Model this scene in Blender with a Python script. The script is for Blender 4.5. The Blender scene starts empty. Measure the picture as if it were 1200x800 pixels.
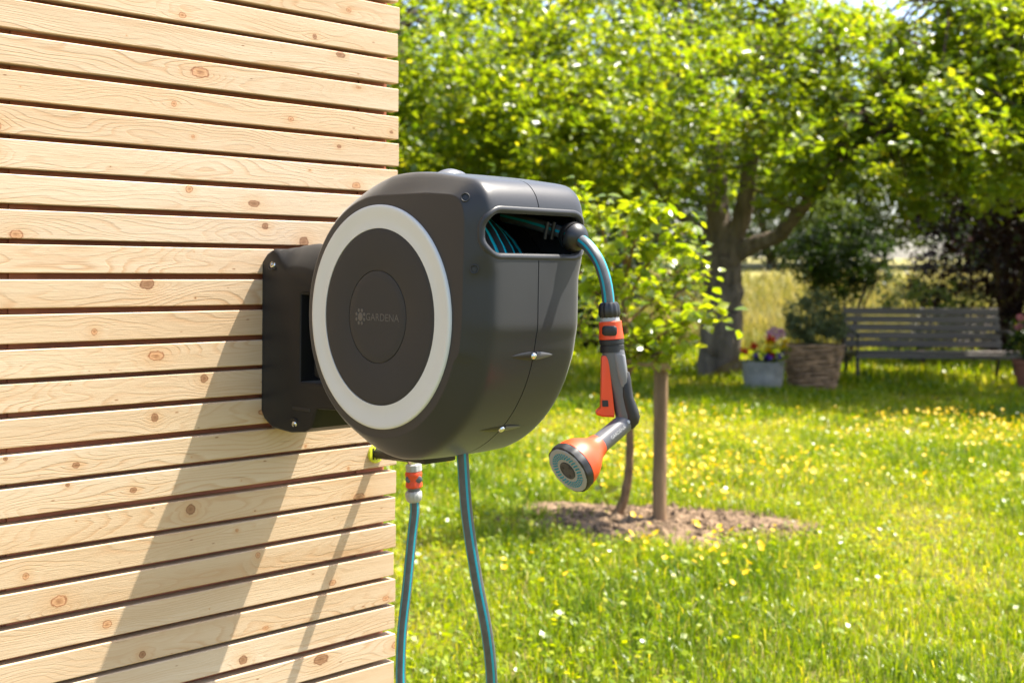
import bpy, bmesh, math, random
import numpy as np
from mathutils import Vector, Matrix

# ------------------------------------------------------------------ camera, sky, sun, exposure
SC = bpy.context.scene
COL = SC.collection
F = 1400.0; PX0, PY0 = 600.0, 316.5; CAMZ = 1.2; ROLL = -0.0075      # pixels of the 1200 x 800 picture
cam_d = bpy.data.cameras.new('camera'); cam = bpy.data.objects.new('camera', cam_d); COL.objects.link(cam)
cam_d.sensor_width = 36; cam_d.lens = 36*F/1200; cam_d.shift_y = -(400-PY0)/1200
cam_d.clip_start = 0.05; cam_d.clip_end = 1500
cam.location = (0, 0, CAMZ); cam.rotation_euler = (math.pi/2, ROLL, 0)
cam_d.dof.use_dof = True; cam_d.dof.focus_distance = 1.68; cam_d.dof.aperture_fstop = 5.8
cam_d.dof.aperture_blades = 7
SC.camera = cam

# wall frame: a runs along the wall (away from the camera), o out of the wall
DX, DY = 0.719, 0.695
_n = math.hypot(DX, DY); DX /= _n; DY /= _n
EX, EY = -0.202, 2.11
WROT = math.atan2(DY, DX)
SA, SO = 0.465, 0.205                                                  # sun components along the wall / out of it, per unit height
sun_v = Vector((SA*DX + SO*DY, SA*DY - SO*DX, 1.0)).normalized()
elev = math.asin(sun_v.z); azim = math.atan2(sun_v.x, sun_v.y)

world = bpy.data.worlds.new('World'); SC.world = world; world.use_nodes = True
wn = world.node_tree.nodes; wl = world.node_tree.links
sky = wn.new('ShaderNodeTexSky'); sky.sky_type = 'NISHITA'; sky.sun_disc = False
sky.sun_elevation = elev; sky.sun_rotation = azim; sky.air_density = 0.85; sky.dust_density = 2.5; sky.ozone_density = 0.7
wn['Background'].inputs[1].default_value = 0.15
wl.new(sky.outputs[0], wn['Background'].inputs[0])
sd = bpy.data.lights.new('sun', 'SUN'); sun = bpy.data.objects.new('sun', sd); COL.objects.link(sun)
sd.energy = 5.0; sd.angle = math.radians(0.53); sd.color = (1.0, 0.94, 0.83)
sun.rotation_euler = sun_v.to_track_quat('Z', 'Y').to_euler(); sun.location = (6, 2, 12)
SC.view_settings.view_transform = 'Standard'; SC.view_settings.look = 'None'
SC.view_settings.exposure = 1.55; SC.view_settings.gamma = 1.0
SC.cycles.use_denoising = True
SC.cycles.max_bounces = 6; SC.cycles.diffuse_bounces = 3; SC.cycles.glossy_bounces = 3
SC.cycles.transmission_bounces = 4; SC.cycles.sample_clamp_indirect = 8

R = random.Random(7)
NR = np.random.default_rng(11)

def P(px, py, Y):                                                    # point seen at a pixel, Y metres ahead
    u = (px-PX0)/F; v = -(py-PY0)/F
    c, s = math.cos(ROLL), math.sin(ROLL)
    return Vector((Y*(u*c + v*s), Y, CAMZ + Y*(-u*s + v*c)))
def G(px, py):                                                       # ground point seen at a pixel
    d = P(px, py, 1.0) - Vector((0, 0, CAMZ))
    t = -CAMZ/d.z
    return Vector((d.x*t, d.y*t, 0))
def W(a, o, z):                                                      # wall frame to world
    return Vector((EX + a*DX + o*DY, EY + a*DY - o*DX, z))
def rise(y): return 0.045*np.maximum(0, np.asarray(y)-17.0)*np.clip((np.asarray(y)-17.0)/6, 0, 1)*np.clip(60/np.maximum(60.0, np.asarray(y)), 0, 1)
def hz(x, y):
    return 0.022*np.sin(0.9*x+0.3)*np.cos(0.7*y) + 0.012*np.sin(2.1*x+1.3*y+0.5) + 0.006*np.sin(5.3*x-3.1*y)

# ------------------------------------------------------------------ materials
def nt_new(name):
    m = bpy.data.materials.new(name); m.use_nodes = True
    return m, m.node_tree.nodes, m.node_tree.links
def math_n(n, l, op, a, b=None, c=None):
    nd = n.new('ShaderNodeMath'); nd.operation = op
    for i, v in enumerate((a, b, c)):
        if v is None: continue
        if isinstance(v, (int, float)): nd.inputs[i].default_value = v
        else: l.new(v, nd.inputs[i])
    return nd.outputs[0]
def ramp(n, l, fac, stops, interp='LINEAR'):
    r = n.new('ShaderNodeValToRGB'); r.color_ramp.interpolation = interp
    e = r.color_ramp.elements
    while len(e) < len(stops): e.new(0.5)
    for el, (p, c) in zip(e, stops):
        el.position = p; el.color = (*c, 1) if len(c) == 3 else c
    l.new(fac, r.inputs[0]); return r.outputs[0]
def mixc(n, l, fac, a, b, mode='MIX'):
    m = n.new('ShaderNodeMix'); m.data_type = 'RGBA'; m.blend_type = mode
    for i, v in ((0, fac), (6, a), (7, b)):
        if isinstance(v, (int, float)): m.inputs[i].default_value = v
        elif isinstance(v, tuple): m.inputs[i].default_value = (*v, 1)
        else: l.new(v, m.inputs[i])
    return m.outputs[2]
def noise(n, l, vec, scale, detail=3, rough=0.55, dist=0):
    t = n.new('ShaderNodeTexNoise'); t.inputs['Scale'].default_value = scale
    t.inputs['Detail'].default_value = detail; t.inputs['Roughness'].default_value = rough
    t.inputs['Distortion'].default_value = dist
    if vec is not None: l.new(vec, t.inputs['Vector'])
    return t.outputs[0]
def mapping(n, l, vec, sc=(1, 1, 1), loc=(0, 0, 0)):
    m = n.new('ShaderNodeMapping'); m.inputs['Scale'].default_value = sc; m.inputs['Location'].default_value = loc
    l.new(vec, m.inputs[0]); return m.outputs[0]
def pm(name, col, rough=0.5, metal=0, spec=0.5, var=0.12, vs=8.0, bump=0.0, bs=400.0, bd=0.0005, stretch=(1, 1, 1), coat=0, sheen=0):
    m, n, l = nt_new(name); b = n['Principled BSDF']
    tc = n.new('ShaderNodeTexCoord').outputs['Object']
    mp = mapping(n, l, tc, stretch)
    f = noise(n, l, mp, vs, 4)
    lo = tuple(c*(1-var) for c in col); hi = tuple(min(1, c*(1+var)) for c in col)
    c = ramp(n, l, f, [(0.3, lo), (0.7, hi)]); l.new(c, b.inputs['Base Color'])
    rr = math_n(n, l, 'MULTIPLY_ADD', f, 0.24, rough-0.12); l.new(rr, b.inputs['Roughness'])
    b.inputs['Metallic'].default_value = metal; b.inputs['Specular IOR Level'].default_value = spec
    if coat: b.inputs['Coat Weight'].default_value = coat
    if sheen:
        b.inputs['Sheen Weight'].default_value = sheen; b.inputs['Sheen Roughness'].default_value = 0.4
    if bump:
        bn = n.new('ShaderNodeBump'); bn.inputs['Strength'].default_value = bump; bn.inputs['Distance'].default_value = bd
        l.new(noise(n, l, mp, bs, 2), bn.inputs['Height']); l.new(bn.outputs[0], b.inputs['Normal'])
    return m
def leaf_mat(name, stops, trans, tw=0.45, rough=0.42, spec=0.5):
    m, n, l = nt_new(name); b = n['Principled BSDF']; out = n['Material Output']
    at = n.new('ShaderNodeAttribute'); at.attribute_name = 'rnd'
    c = ramp(n, l, at.outputs['Fac'], stops)
    l.new(c, b.inputs['Base Color']); b.inputs['Roughness'].default_value = rough
    b.inputs['Specular IOR Level'].default_value = spec
    t = n.new('ShaderNodeBsdfTranslucent')
    l.new(mixc(n, l, 1.0, c, trans, 'MULTIPLY'), t.inputs[0])
    mx = n.new('ShaderNodeMixShader'); mx.inputs[0].default_value = tw
    l.new(b.outputs[0], mx.inputs[1]); l.new(t.outputs[0], mx.inputs[2]); l.new(mx.outputs[0], out.inputs[0])
    return m

def wood_slat_mat():
    m, n, l = nt_new('larch_slat'); b = n['Principled BSDF']
    tc = n.new('ShaderNodeTexCoord').outputs['Object']
    oi = n.new('ShaderNodeObjectInfo').outputs['Random']
    sep = n.new('ShaderNodeSeparateXYZ'); l.new(tc, sep.inputs[0])
    x = math_n(n, l, 'MULTIPLY_ADD', oi, 57.0, sep.outputs[0]); z = sep.outputs[2]; y = sep.outputs[1]
    # knots: one candidate per stretch of slat
    S = 4.3
    vo = n.new('ShaderNodeTexVoronoi'); vo.voronoi_dimensions = '1D'; vo.inputs['Scale'].default_value = S
    vo.inputs['Randomness'].default_value = 1.0
    l.new(x, vo.inputs['W'])
    w = math_n(n, l, 'DIVIDE', vo.outputs['W'], 1.0)
    cs = n.new('ShaderNodeSeparateColor'); l.new(vo.outputs['Color'], cs.inputs[0])
    dx = math_n(n, l, 'SUBTRACT', x, w)
    z0 = math_n(n, l, 'MULTIPLY_ADD', cs.outputs[0], 0.034, -0.017)
    dz = math_n(n, l, 'SUBTRACT', z, z0)
    dxs = math_n(n, l, 'MULTIPLY', dx, math_n(n, l, 'MULTIPLY_ADD', cs.outputs[2], 0.75, 0.45))
    k2 = math_n(n, l, 'ADD', math_n(n, l, 'MULTIPLY', dxs, dxs), math_n(n, l, 'MULTIPLY', dz, dz))
    kd = math_n(n, l, 'SQRT', k2)
    rk = math_n(n, l, 'MULTIPLY_ADD', cs.outputs[1], 0.0108, -0.0012)          # radius; small ones vanish
    # grain field: flat-sawn rings bent round the knots
    comb = n.new('ShaderNodeCombineXYZ'); l.new(x, comb.inputs[0]); l.new(y, comb.inputs[1]); l.new(z, comb.inputs[2])
    v = comb.outputs[0]
    n1 = noise(n, l, mapping(n, l, v, (2.6, 6, 13)), 1.0, 2)
    n2 = noise(n, l, mapping(n, l, v, (9, 20, 60)), 1.0, 2)
    sgn = math_n(n, l, 'SIGN', dz)
    infl = math_n(n, l, 'MULTIPLY', math_n(n, l, 'EXPONENT', math_n(n, l, 'DIVIDE', k2, -0.00055)), math_n(n, l, 'MULTIPLY', rk, 2.6))
    zz = math_n(n, l, 'SUBTRACT', z, math_n(n, l, 'MULTIPLY', sgn, infl))
    g = math_n(n, l, 'ADD', math_n(n, l, 'MULTIPLY', zz, 105.0), math_n(n, l, 'MULTIPLY', n1, 21.0))
    g = math_n(n, l, 'MULTIPLY_ADD', n2, 1.1, g)
    g = math_n(n, l, 'MULTIPLY_ADD', oi, 31.0, g)
    fr = math_n(n, l, 'FRACT', g)
    ring = ramp(n, l, fr, [(0.0, (0, 0, 0)), (0.55, (0.18, 0.18, 0.18)), (0.86, (1, 1, 1)), (0.93, (0.7, 0.7, 0.7)), (1.0, (0, 0, 0))])
    amt = noise(n, l, mapping(n, l, v, (1.7, 5, 22)), 1.0, 2)
    amt = ramp(n, l, amt, [(0.36, (0.03, 0.03, 0.03)), (0.74, (0.66, 0.66, 0.66))])
    rf = math_n(n, l, 'MULTIPLY', ring, amt)
    fib = noise(n, l, mapping(n, l, v, (26, 500, 900)), 1.0, 3)
    base = ramp(n, l, noise(n, l, mapping(n, l, v, (3, 10, 30)), 1.0, 3), [(0.3, (0.540, 0.402, 0.260)), (0.7, (0.615, 0.490, 0.350))])
    tone = ramp(n, l, oi, [(0.0, (0.86, 0.79, 0.70)), (0.25, (0.99, 0.96, 0.92)), (0.5, (1.0, 1.0, 1.0)), (0.75, (0.95, 0.88, 0.79)), (1.0, (0.98, 0.95, 0.90))])
    base = mixc(n, l, 1.0, base, tone, 'MULTIPLY')
    c = mixc(n, l, rf, base, (0.43, 0.215, 0.085))
    c = mixc(n, l, math_n(n, l, 'MULTIPLY', ramp(n, l, fib, [(0.42, (1, 1, 1)), (0.62, (0, 0, 0))]), 0.13), c, (0.45, 0.28, 0.13))
    # darker heartwood running through some boards
    hw = noise(n, l, mapping(n, l, v, (1.1, 4, 26), (3.7, 0, 1.9)), 1.0, 3)
    c = mixc(n, l, ramp(n, l, hw, [(0.54, (0, 0, 0)), (0.74, (0.42, 0.42, 0.42))]), c, (0.44, 0.27, 0.135))
    # drying cracks
    ck = noise(n, l, mapping(n, l, v, (7, 30, 420), (9.1, 0, 4.2)), 1.0, 2)
    ckm = math_n(n, l, 'MULTIPLY', ramp(n, l, ck, [(0.735, (0, 0, 0)), (0.76, (1, 1, 1))]), 0.55)
    c = mixc(n, l, ckm, c, (0.16, 0.085, 0.04))
    # resin streaks and tiny specks
    sp = n.new('ShaderNodeTexVoronoi'); sp.inputs['Scale'].default_value = 1.0
    l.new(mapping(n, l, v, (16, 16, 48)), sp.inputs['Vector'])
    speck = ramp(n, l, sp.outputs['Distance'], [(0.035, (0.75, 0.75, 0.75)), (0.065, (0, 0, 0))])
    c = mixc(n, l, speck, c, (0.20, 0.08, 0.025))
    # knot body
    kr = math_n(n, l, 'DIVIDE', kd, math_n(n, l, 'MAXIMUM', rk, 0.0009))
    kn = noise(n, l, mapping(n, l, v, (160, 160, 160)), 1.0, 3)
    kr = math_n(n, l, 'ADD', kr, math_n(n, l, 'MULTIPLY_ADD', kn, 0.7, -0.35))
    kcol = ramp(n, l, math_n(n, l, 'MULTIPLY', kr, 0.5), [(0.0, (0.28, 0.12, 0.05)), (0.18, (0.42, 0.21, 0.09)), (0.33, (0.55, 0.30, 0.15)), (0.44, (0.24, 0.085, 0.03)), (0.5, (0.36, 0.17, 0.07))])
    kcol = mixc(n, l, math_n(n, l, 'MULTIPLY', math_n(n, l, 'GREATER_THAN', math_n(n, l, 'FRACT', math_n(n, l, 'MULTIPLY', cs.outputs[0], 7.3)), 0.6), 0.6), kcol, (0.13, 0.055, 0.025))
    kmask = ramp(n, l, math_n(n, l, 'MULTIPLY', kr, 0.5), [(0.44, (0.9, 0.9, 0.9)), (0.53, (0, 0, 0))])
    halo = ramp(n, l, math_n(n, l, 'MULTIPLY', kr, 0.25), [(0.22, (0.36, 0.36, 0.36)), (0.85, (0, 0, 0))])
    c = mixc(n, l, halo, c, (0.50, 0.27, 0.11)); c = mixc(n, l, kmask, c, kcol)
    l.new(c, b.inputs['Base Color']); b.inputs['Roughness'].default_value = 0.62; b.inputs['Specular IOR Level'].default_value = 0.3
    hgt = math_n(n, l, 'ADD', math_n(n, l, 'MULTIPLY', rf, -0.8), math_n(n, l, 'MULTIPLY', fib, 0.55))
    hgt = math_n(n, l, 'ADD', hgt, math_n(n, l, 'MULTIPLY', noise(n, l, mapping(n, l, v, (40, 90, 110)), 1.0, 2), 0.6))
    bn = n.new('ShaderNodeBump'); bn.inputs['Strength'].default_value = 0.42; bn.inputs['Distance'].default_value = 0.0011
    l.new(hgt, bn.inputs['Height']); l.new(bn.outputs[0], b.inputs['Normal'])
    return m

def hose_mat(name='hose', teal=(0.0, 0.28, 0.36), n_str=4, width=0.135, dark=(0.075, 0.078, 0.08)):
    m, n, l = nt_new(name); b = n['Principled BSDF']
    uv = n.new('ShaderNodeUVMap'); sep = n.new('ShaderNodeSeparateXYZ'); l.new(uv.outputs[0], sep.inputs[0])
    f = math_n(n, l, 'FRACT', math_n(n, l, 'MULTIPLY', sep.outputs[1], float(n_str)))
    st = math_n(n, l, 'LESS_THAN', f, width*2)
    rib = math_n(n, l, 'SINE', math_n(n, l, 'MULTIPLY', sep.outputs[1], 2*math.pi*28))
    nz = noise(n, l, n.new('ShaderNodeTexCoord').outputs['Object'], 60, 3)
    dk = ramp(n, l, nz, [(0.3, tuple(c*0.8 for c in dark)), (0.7, tuple(c*1.3 for c in dark))])
    l.new(mixc(n, l, st, dk, teal), b.inputs['Base Color']); b.inputs['Roughness'].default_value = 0.42
    bn = n.new('ShaderNodeBump'); bn.inputs['Strength'].default_value = 0.25; bn.inputs['Distance'].default_value = 0.0006
    l.new(rib, bn.inputs['Height']); l.new(bn.outputs[0], b.inputs['Normal'])
    return m

M = {}
M['slat'] = wood_slat_mat()
M['backing'] = pm('red_brown_backing', (0.52, 0.175, 0.09), 0.7, var=0.25)
M['anth'] = pm('anthracite_plastic', (0.025, 0.026, 0.0285), 0.38, sheen=0.2, spec=0.36, var=0.05, vs=5, bump=0.32, bs=1500, bd=0.00025)
M['bracket'] = pm('bracket_plastic', (0.010, 0.0101, 0.0105), 0.46, sheen=0.10, spec=0.22, var=0.06, vs=9, bump=0.15, bs=1400, bd=0.0002)
M['anth2'] = pm('dark_plastic', (0.014, 0.014, 0.0145), 0.40, spec=0.5, var=0.06, vs=9, bump=0.2, bs=1400, bd=0.0002)
M['black'] = pm('black_rubber', (0.012, 0.012, 0.013), 0.5, var=0.15, vs=30)
M['disc'] = pm('disc_plastic', (0.033, 0.034, 0.0365), 0.56, spec=0.25, var=0.04, vs=5, bump=0.25, bs=1800, bd=0.0002)
M['ring'] = pm('light_grey_plastic', (0.60, 0.615, 0.61), 0.38, spec=0.4, var=0.03, vs=6)
M['letter'] = pm('embossed_grey', (0.08, 0.078, 0.076), 0.45, var=0.05)
M['steel'] = pm('bright_steel', (0.72, 0.72, 0.70), 0.22, metal=1, var=0.08, vs=60)
M['grey'] = pm('mid_grey_plastic', (0.10, 0.10, 0.105), 0.34, var=0.05, vs=20, bump=0.1, bs=1500, bd=0.0001)
M['grey2'] = pm('panel_grey_plastic', (0.17, 0.17, 0.18), 0.42, var=0.05, vs=20)
M['facegrey'] = pm('face_grey_plastic', (0.27, 0.28, 0.30), 0.42, var=0.05, vs=20)
M['lgrey'] = pm('pale_grey_plastic', (0.36, 0.36, 0.345), 0.42, var=0.06, vs=60)
M['orange'] = pm('orange_plastic', (0.66, 0.062, 0.010), 0.46, var=0.04, vs=20, bump=0.1, bs=1500, bd=0.0001)
M['teal'] = pm('teal_plastic', (0.005, 0.24, 0.33), 0.4, var=0.1)
M['hose'] = hose_mat()
M['coil'] = hose_mat('wound_hose', (0.0, 0.50, 0.62), 4, 0.16, (0.03, 0.03, 0.032))  # same hose, stripes painted brighter to stand in for light inside the dark reel
M['lime'] = pm('lime_plastic', (0.62, 0.66, 0.03), 0.4, var=0.08)
M['bark'] = pm('grey_bark', (0.150, 0.118, 0.090), 0.85, var=0.5, vs=9, bump=0.9, bs=30, bd=0.03, stretch=(1, 1, 0.22), spec=0.2)
M['bark2'] = pm('brown_bark', (0.20, 0.115, 0.06), 0.8, var=0.4, vs=30, bump=0.9, bs=70, bd=0.010, stretch=(1, 1, 0.3), spec=0.2)
M['twig'] = pm('twig_bark', (0.10, 0.065, 0.042), 0.85, var=0.3, vs=12, spec=0.2)
M['stake'] = pm('stake_wood', (0.235, 0.145, 0.080), 0.8, var=0.5, vs=14, bump=0.8, bs=60, bd=0.006, stretch=(1, 1, 0.12), spec=0.2)
M['jute'] = pm('jute', (0.33, 0.22, 0.11), 0.9, var=0.35, vs=60, bump=0.8, bs=220, bd=0.004)
M['soil'] = pm('dry_soil', (0.165, 0.112, 0.070), 0.95, var=0.65, vs=19, bump=1.0, bs=34, bd=0.03, spec=0.1)
M['benchwood'] = pm('weathered_slat', (0.105, 0.082, 0.068), 0.5, var=0.3, vs=6, bump=0.3, bs=60, bd=0.003, stretch=(0.2, 1, 4))
M['iron'] = pm('dark_iron', (0.025, 0.022, 0.020), 0.5, var=0.3, vs=12)
M['zinc'] = pm('zinc', (0.26, 0.24, 0.215), 0.6, metal=0.2, var=0.25, vs=9)
M['wicker'] = pm('wicker', (0.30, 0.175, 0.09), 0.7, var=0.6, vs=14, bump=0.5, bs=80, bd=0.004)
M['terracotta'] = pm('terracotta', (0.20, 0.07, 0.04), 0.8, var=0.2)
M['grass'] = leaf_mat('grass_blade', [(0.0, (0.060, 0.125, 0.003)), (0.3, (0.145, 0.215, 0.004)), (0.55, (0.235, 0.300, 0.005)), (0.8, (0.325, 0.355, 0.007)), (0.93, (0.45, 0.40, 0.03)), (1.0, (0.60, 0.53, 0.26))], (1.5, 1.4, 0.3), 0.48, 0.3, 0.35)
M['meadowgrass'] = leaf_mat('meadow_blade', [(0.0, (0.17, 0.19, 0.03)), (0.5, (0.30, 0.27, 0.08)), (1.0, (0.46, 0.38, 0.18))], (1.2, 1.1, 0.6), 0.4, 0.6, 0.3)
M['leaf'] = leaf_mat('tree_leaf', [(0.0, (0.055, 0.105, 0.006)), (0.5, (0.128, 0.182, 0.009)), (0.85, (0.205, 0.245, 0.014)), (1.0, (0.31, 0.305, 0.024))], (2.3, 2.1, 0.6), 0.52, 0.34, 0.7)
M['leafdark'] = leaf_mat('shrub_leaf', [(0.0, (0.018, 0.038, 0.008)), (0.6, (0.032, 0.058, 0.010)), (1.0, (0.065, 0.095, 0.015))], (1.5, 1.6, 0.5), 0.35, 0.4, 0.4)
M['leafyoung'] = leaf_mat('young_leaf', [(0.0, (0.125, 0.190, 0.008)), (0.5, (0.205, 0.270, 0.010)), (1.0, (0.30, 0.33, 0.016))], (1.8, 1.7, 0.45), 0.52, 0.26, 0.9)
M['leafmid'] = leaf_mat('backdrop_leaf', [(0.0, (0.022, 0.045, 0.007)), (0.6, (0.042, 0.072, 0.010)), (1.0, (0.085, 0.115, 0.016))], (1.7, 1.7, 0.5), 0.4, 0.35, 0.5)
M['leafgrey'] = leaf_mat('grey_leaf', [(0.0, (0.10, 0.12, 0.05)), (0.6, (0.17, 0.19, 0.09)), (1.0, (0.28, 0.28, 0.17))], (1.1, 1.2, 0.6), 0.35, 0.5, 0.3)
M['copper'] = leaf_mat('copper_leaf', [(0.0, (0.014, 0.007, 0.006)), (0.7, (0.028, 0.011, 0.009)), (1.0, (0.055, 0.018, 0.012))], (1.6, 0.8, 0.5), 0.25, 0.45, 0.3)
M['leaffar'] = leaf_mat('far_leaf', [(0.0, (0.07, 0.105, 0.02)), (0.6, (0.12, 0.165, 0.035)), (1.0, (0.20, 0.23, 0.06))], (1.4, 1.4, 0.6), 0.4, 0.5, 0.3)
def petal(name, c): return leaf_mat(name, [(0.0, tuple(x*0.8 for x in c)), (1.0, c)], (1.1, 1.1, 1.0), 0.3, 0.45, 0.4)
M['yellow'] = petal('yellow_petal', (0.80, 0.52, 0.002)); M['white'] = petal('white_petal', (0.85, 0.85, 0.80))
M['red'] = petal('red_petal', (0.62, 0.02, 0.018)); M['violet'] = petal('violet_petal', (0.10, 0.025, 0.33))
M['pink'] = petal('pink_petal', (0.66, 0.33, 0.47)); M['rose'] = petal('rose_petal', (0.75, 0.26, 0.30))

def ground_mat():
    m, n, l = nt_new('ground'); b = n['Principled BSDF']
    tc = n.new('ShaderNodeTexCoord').outputs['Object']
    a = noise(n, l, tc, 1.3, 5); f = noise(n, l, tc, 60, 4)
    c1 = ramp(n, l, a, [(0.3, (0.085, 0.115, 0.008)), (0.7, (0.160, 0.155, 0.02))])
    sep = n.new('ShaderNodeSeparateXYZ'); l.new(tc, sep.inputs[0])
    far = ramp(n, l, math_n(n, l, 'MULTIPLY_ADD', math_n(n, l, 'MULTIPLY_ADD', a, 3.0, sep.outputs[1]), 0.05, -0.45), [(0.45, (0, 0, 0)), (0.62, (1, 1, 1))])
    c2 = ramp(n, l, f, [(0.3, (0.17, 0.17, 0.045)), (0.7, (0.32, 0.27, 0.10))])
    c = mixc(n, l, far, mixc(n, l, f, c1, (0.10, 0.075, 0.035)), c2)
    l.new(c, b.inputs['Base Color']); b.inputs['Roughness'].default_value = 0.9; b.inputs['Specular IOR Level'].default_value = 0.15
    return m
M['ground'] = ground_mat()

# ------------------------------------------------------------------ object helpers
BASE = {}
def tag(o, label=None, cat=None, group=None, kind=None):
    if label: o['label'] = label
    if cat: o['category'] = cat
    if group: o['group'] = group
    if kind: o['kind'] = kind
    return o
def thing(name, label, cat, base, wall=False, group=None, rotz=None):
    o = bpy.data.objects.new(name, None); COL.objects.link(o); o.empty_display_size = 0.05
    base = Vector(base)
    if wall:
        o.location = W(*base); o.rotation_euler = (0, 0, WROT); BASE[o] = Vector((base[0], -base[1], base[2]))
    else:
        o.location = base; BASE[o] = base.copy()
        if rotz is not None: o.rotation_euler = (0, 0, rotz); BASE[o] = Vector((0, 0, 0))
    return tag(o, label, cat, group)
def base_of(p):
    while p is not None:
        if p in BASE: return BASE[p]
        p = p.parent
    return Vector((0, 0, 0))
def finish(me, mat, smooth=35):
    me.materials.append(mat if not isinstance(mat, str) else M[mat])
    if smooth is not None and len(me.polygons):
        me.polygons.foreach_set('use_smooth', np.ones(len(me.polygons), bool))
        me.set_sharp_from_angle(angle=math.radians(smooth))
    me.update()
def link(name, me, parent=None):
    o = bpy.data.objects.new(name, me); COL.objects.link(o)
    if parent is not None: o.parent = parent
    return o
def build(name, geo, mat, parent=None, smooth=35, wall=False):
    """geo: (verts, faces[, uvs]) or bmesh, in the frame of the parent thing (wall frame: (a, o, z))."""
    b = base_of(parent)
    if isinstance(geo, bmesh.types.BMesh):
        if wall:
            for v in geo.verts: v.co.y = -v.co.y
            bmesh.ops.reverse_faces(geo, faces=geo.faces)
        for v in geo.verts: v.co -= b
        me = bpy.data.meshes.new(name); geo.to_mesh(me); geo.free()
    else:
        vs, fs = geo[0], geo[1]
        if wall:
            vs = [(v[0], -v[1], v[2]) for v in vs]; fs = [tuple(reversed(f)) for f in fs]
        vs = [tuple(Vector(v)-b) for v in vs]
        me = bpy.data.meshes.new(name); me.from_pydata(vs, [], fs)
        if len(geo) > 2:
            uv = me.uv_layers.new(name='UVMap'); arr = []
            for f in fs: arr += [geo[2][i] for i in f]
            uv.data.foreach_set('uv', np.array(arr, np.float32).ravel())
    finish(me, mat, smooth)
    return link(name, me, parent)
def np_mesh(name, V, Fc, mat, parent=None, rnd=None, smooth=False, offset=True):
    """V (n,3); Fc (m,3) int; rnd per-vertex float."""
    b = base_of(parent) if offset else Vector((0, 0, 0))
    V = np.asarray(V, np.float32) - np.array(b, np.float32)
    me = bpy.data.meshes.new(name); me.vertices.add(len(V)); me.vertices.foreach_set('co', V.ravel())
    m, k = Fc.shape
    me.loops.add(m*k); me.loops.foreach_set('vertex_index', Fc.astype(np.int32).ravel())
    me.polygons.add(m); me.polygons.foreach_set('loop_start', np.arange(0, m*k, k, dtype=np.int32))
    me.polygons.foreach_set('loop_total', np.full(m, k, np.int32))
    if smooth: me.polygons.foreach_set('use_smooth', np.ones(m, bool))
    me.update(calc_edges=True)
    if rnd is not None:
        at = me.attributes.new('rnd', 'FLOAT', 'POINT'); at.data.foreach_set('value', np.asarray(rnd, np.float32))
    me.materials.append(M[mat] if isinstance(mat, str) else mat)
    return link(name, me, parent)
def box_bm(lo, hi, bev=0.0, seg=1):
    bm = bmesh.new(); bmesh.ops.create_cube(bm, size=1)
    lo, hi = Vector(lo), Vector(hi)
    for v in bm.verts: v.co = Vector(((lo[i]+hi[i])/2 + v.co[i]*(hi[i]-lo[i]) for i in range(3)))
    if bev: bmesh.ops.bevel(bm, geom=bm.edges[:], offset=bev, segments=seg, affect='EDGES', profile=0.5)
    return bm
def frame_of(d):
    d = Vector(d).normalized(); up = Vector((0, 0, 1)) if abs(d.z) < 0.9 else Vector((0, 1, 0))
    s = d.cross(up).normalized(); u = s.cross(d).normalized()
    return d, s, u
def spline(pts, n=8):
    pts = [Vector(p) for p in pts]; out = []
    for i in range(len(pts)-1):
        p0, p1, p2, p3 = pts[max(i-1, 0)], pts[i], pts[i+1], pts[min(i+2, len(pts)-1)]
        for k in range(n):
            t = k/n
            out.append(0.5*((2*p1)+(p2-p0)*t+(2*p0-5*p1+4*p2-p3)*t*t+(3*p1-p0-3*p2+p3)*t**3))
    out.append(pts[-1]); return out
def tube(pts, rad, seg=12, cap=True, uvoff=0.0, jit=0.0):
    pts = [Vector(p) for p in pts]; n = len(pts)
    rr = rad if isinstance(rad, (list, tuple)) else [rad]*n
    vs, fs, uv = [], [], []; length = 0
    t = (pts[1]-pts[0]).normalized(); _, s, u = frame_of(t)
    for i, p in enumerate(pts):
        tn = (pts[min(i+1, n-1)]-pts[max(i-1, 0)]).normalized()
        q = t.rotation_difference(tn); s = q @ s; u = q @ u; t = tn
        if i: length += (p-pts[i-1]).length
        for k in range(seg+1):
            an = 2*math.pi*k/seg
            kk = k % seg
            j = 1+jit*(math.sin(3*an+i*1.7)+math.sin(5*an-i*2.3))*0.5 if jit else 1
            vs.append(p+(s*math.cos(an)+u*math.sin(an))*rr[i]*j); uv.append((length, k/seg+uvoff))
    m = seg+1
    for i in range(n-1):
        for k in range(seg): fs.append((i*m+k, i*m+k+1, (i+1)*m+k+1, (i+1)*m+k))
    if cap:
        for i, fl in ((0, True), (n-1, False)):
            c = len(vs); vs.append(pts[i]); uv.append((0, 0))
            for k in range(seg):
                f = (c, i*m+k+1, i*m+k) if fl else (c, i*m+k, i*m+k+1); fs.append(f)
    return vs, fs, uv
def lathe(prof, org, axis, seg=40, close=True, rib=0, ribd=0.0):
    """prof: (distance along axis, radius)."""
    d, s, u = frame_of(axis); org = Vector(org); vs, fs = [], []
    for h, r in prof:
        for k in range(seg):
            an = 2*math.pi*k/seg
            rr = r-(ribd if rib and (k*rib//seg) % 2 and r > 0.001 else 0)
            vs.append(org+d*h+(s*math.cos(an)+u*math.sin(an))*rr)
    for i in range(len(prof)-1):
        for k in range(seg):
            k2 = (k+1) % seg
            fs.append((i*seg+k, i*seg+k2, (i+1)*seg+k2, (i+1)*seg+k))
    if close:
        fs.append(tuple(range(seg-1, -1, -1))); o = (len(prof)-1)*seg; fs.append(tuple(range(o, o+seg)))
    return vs, fs
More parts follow.
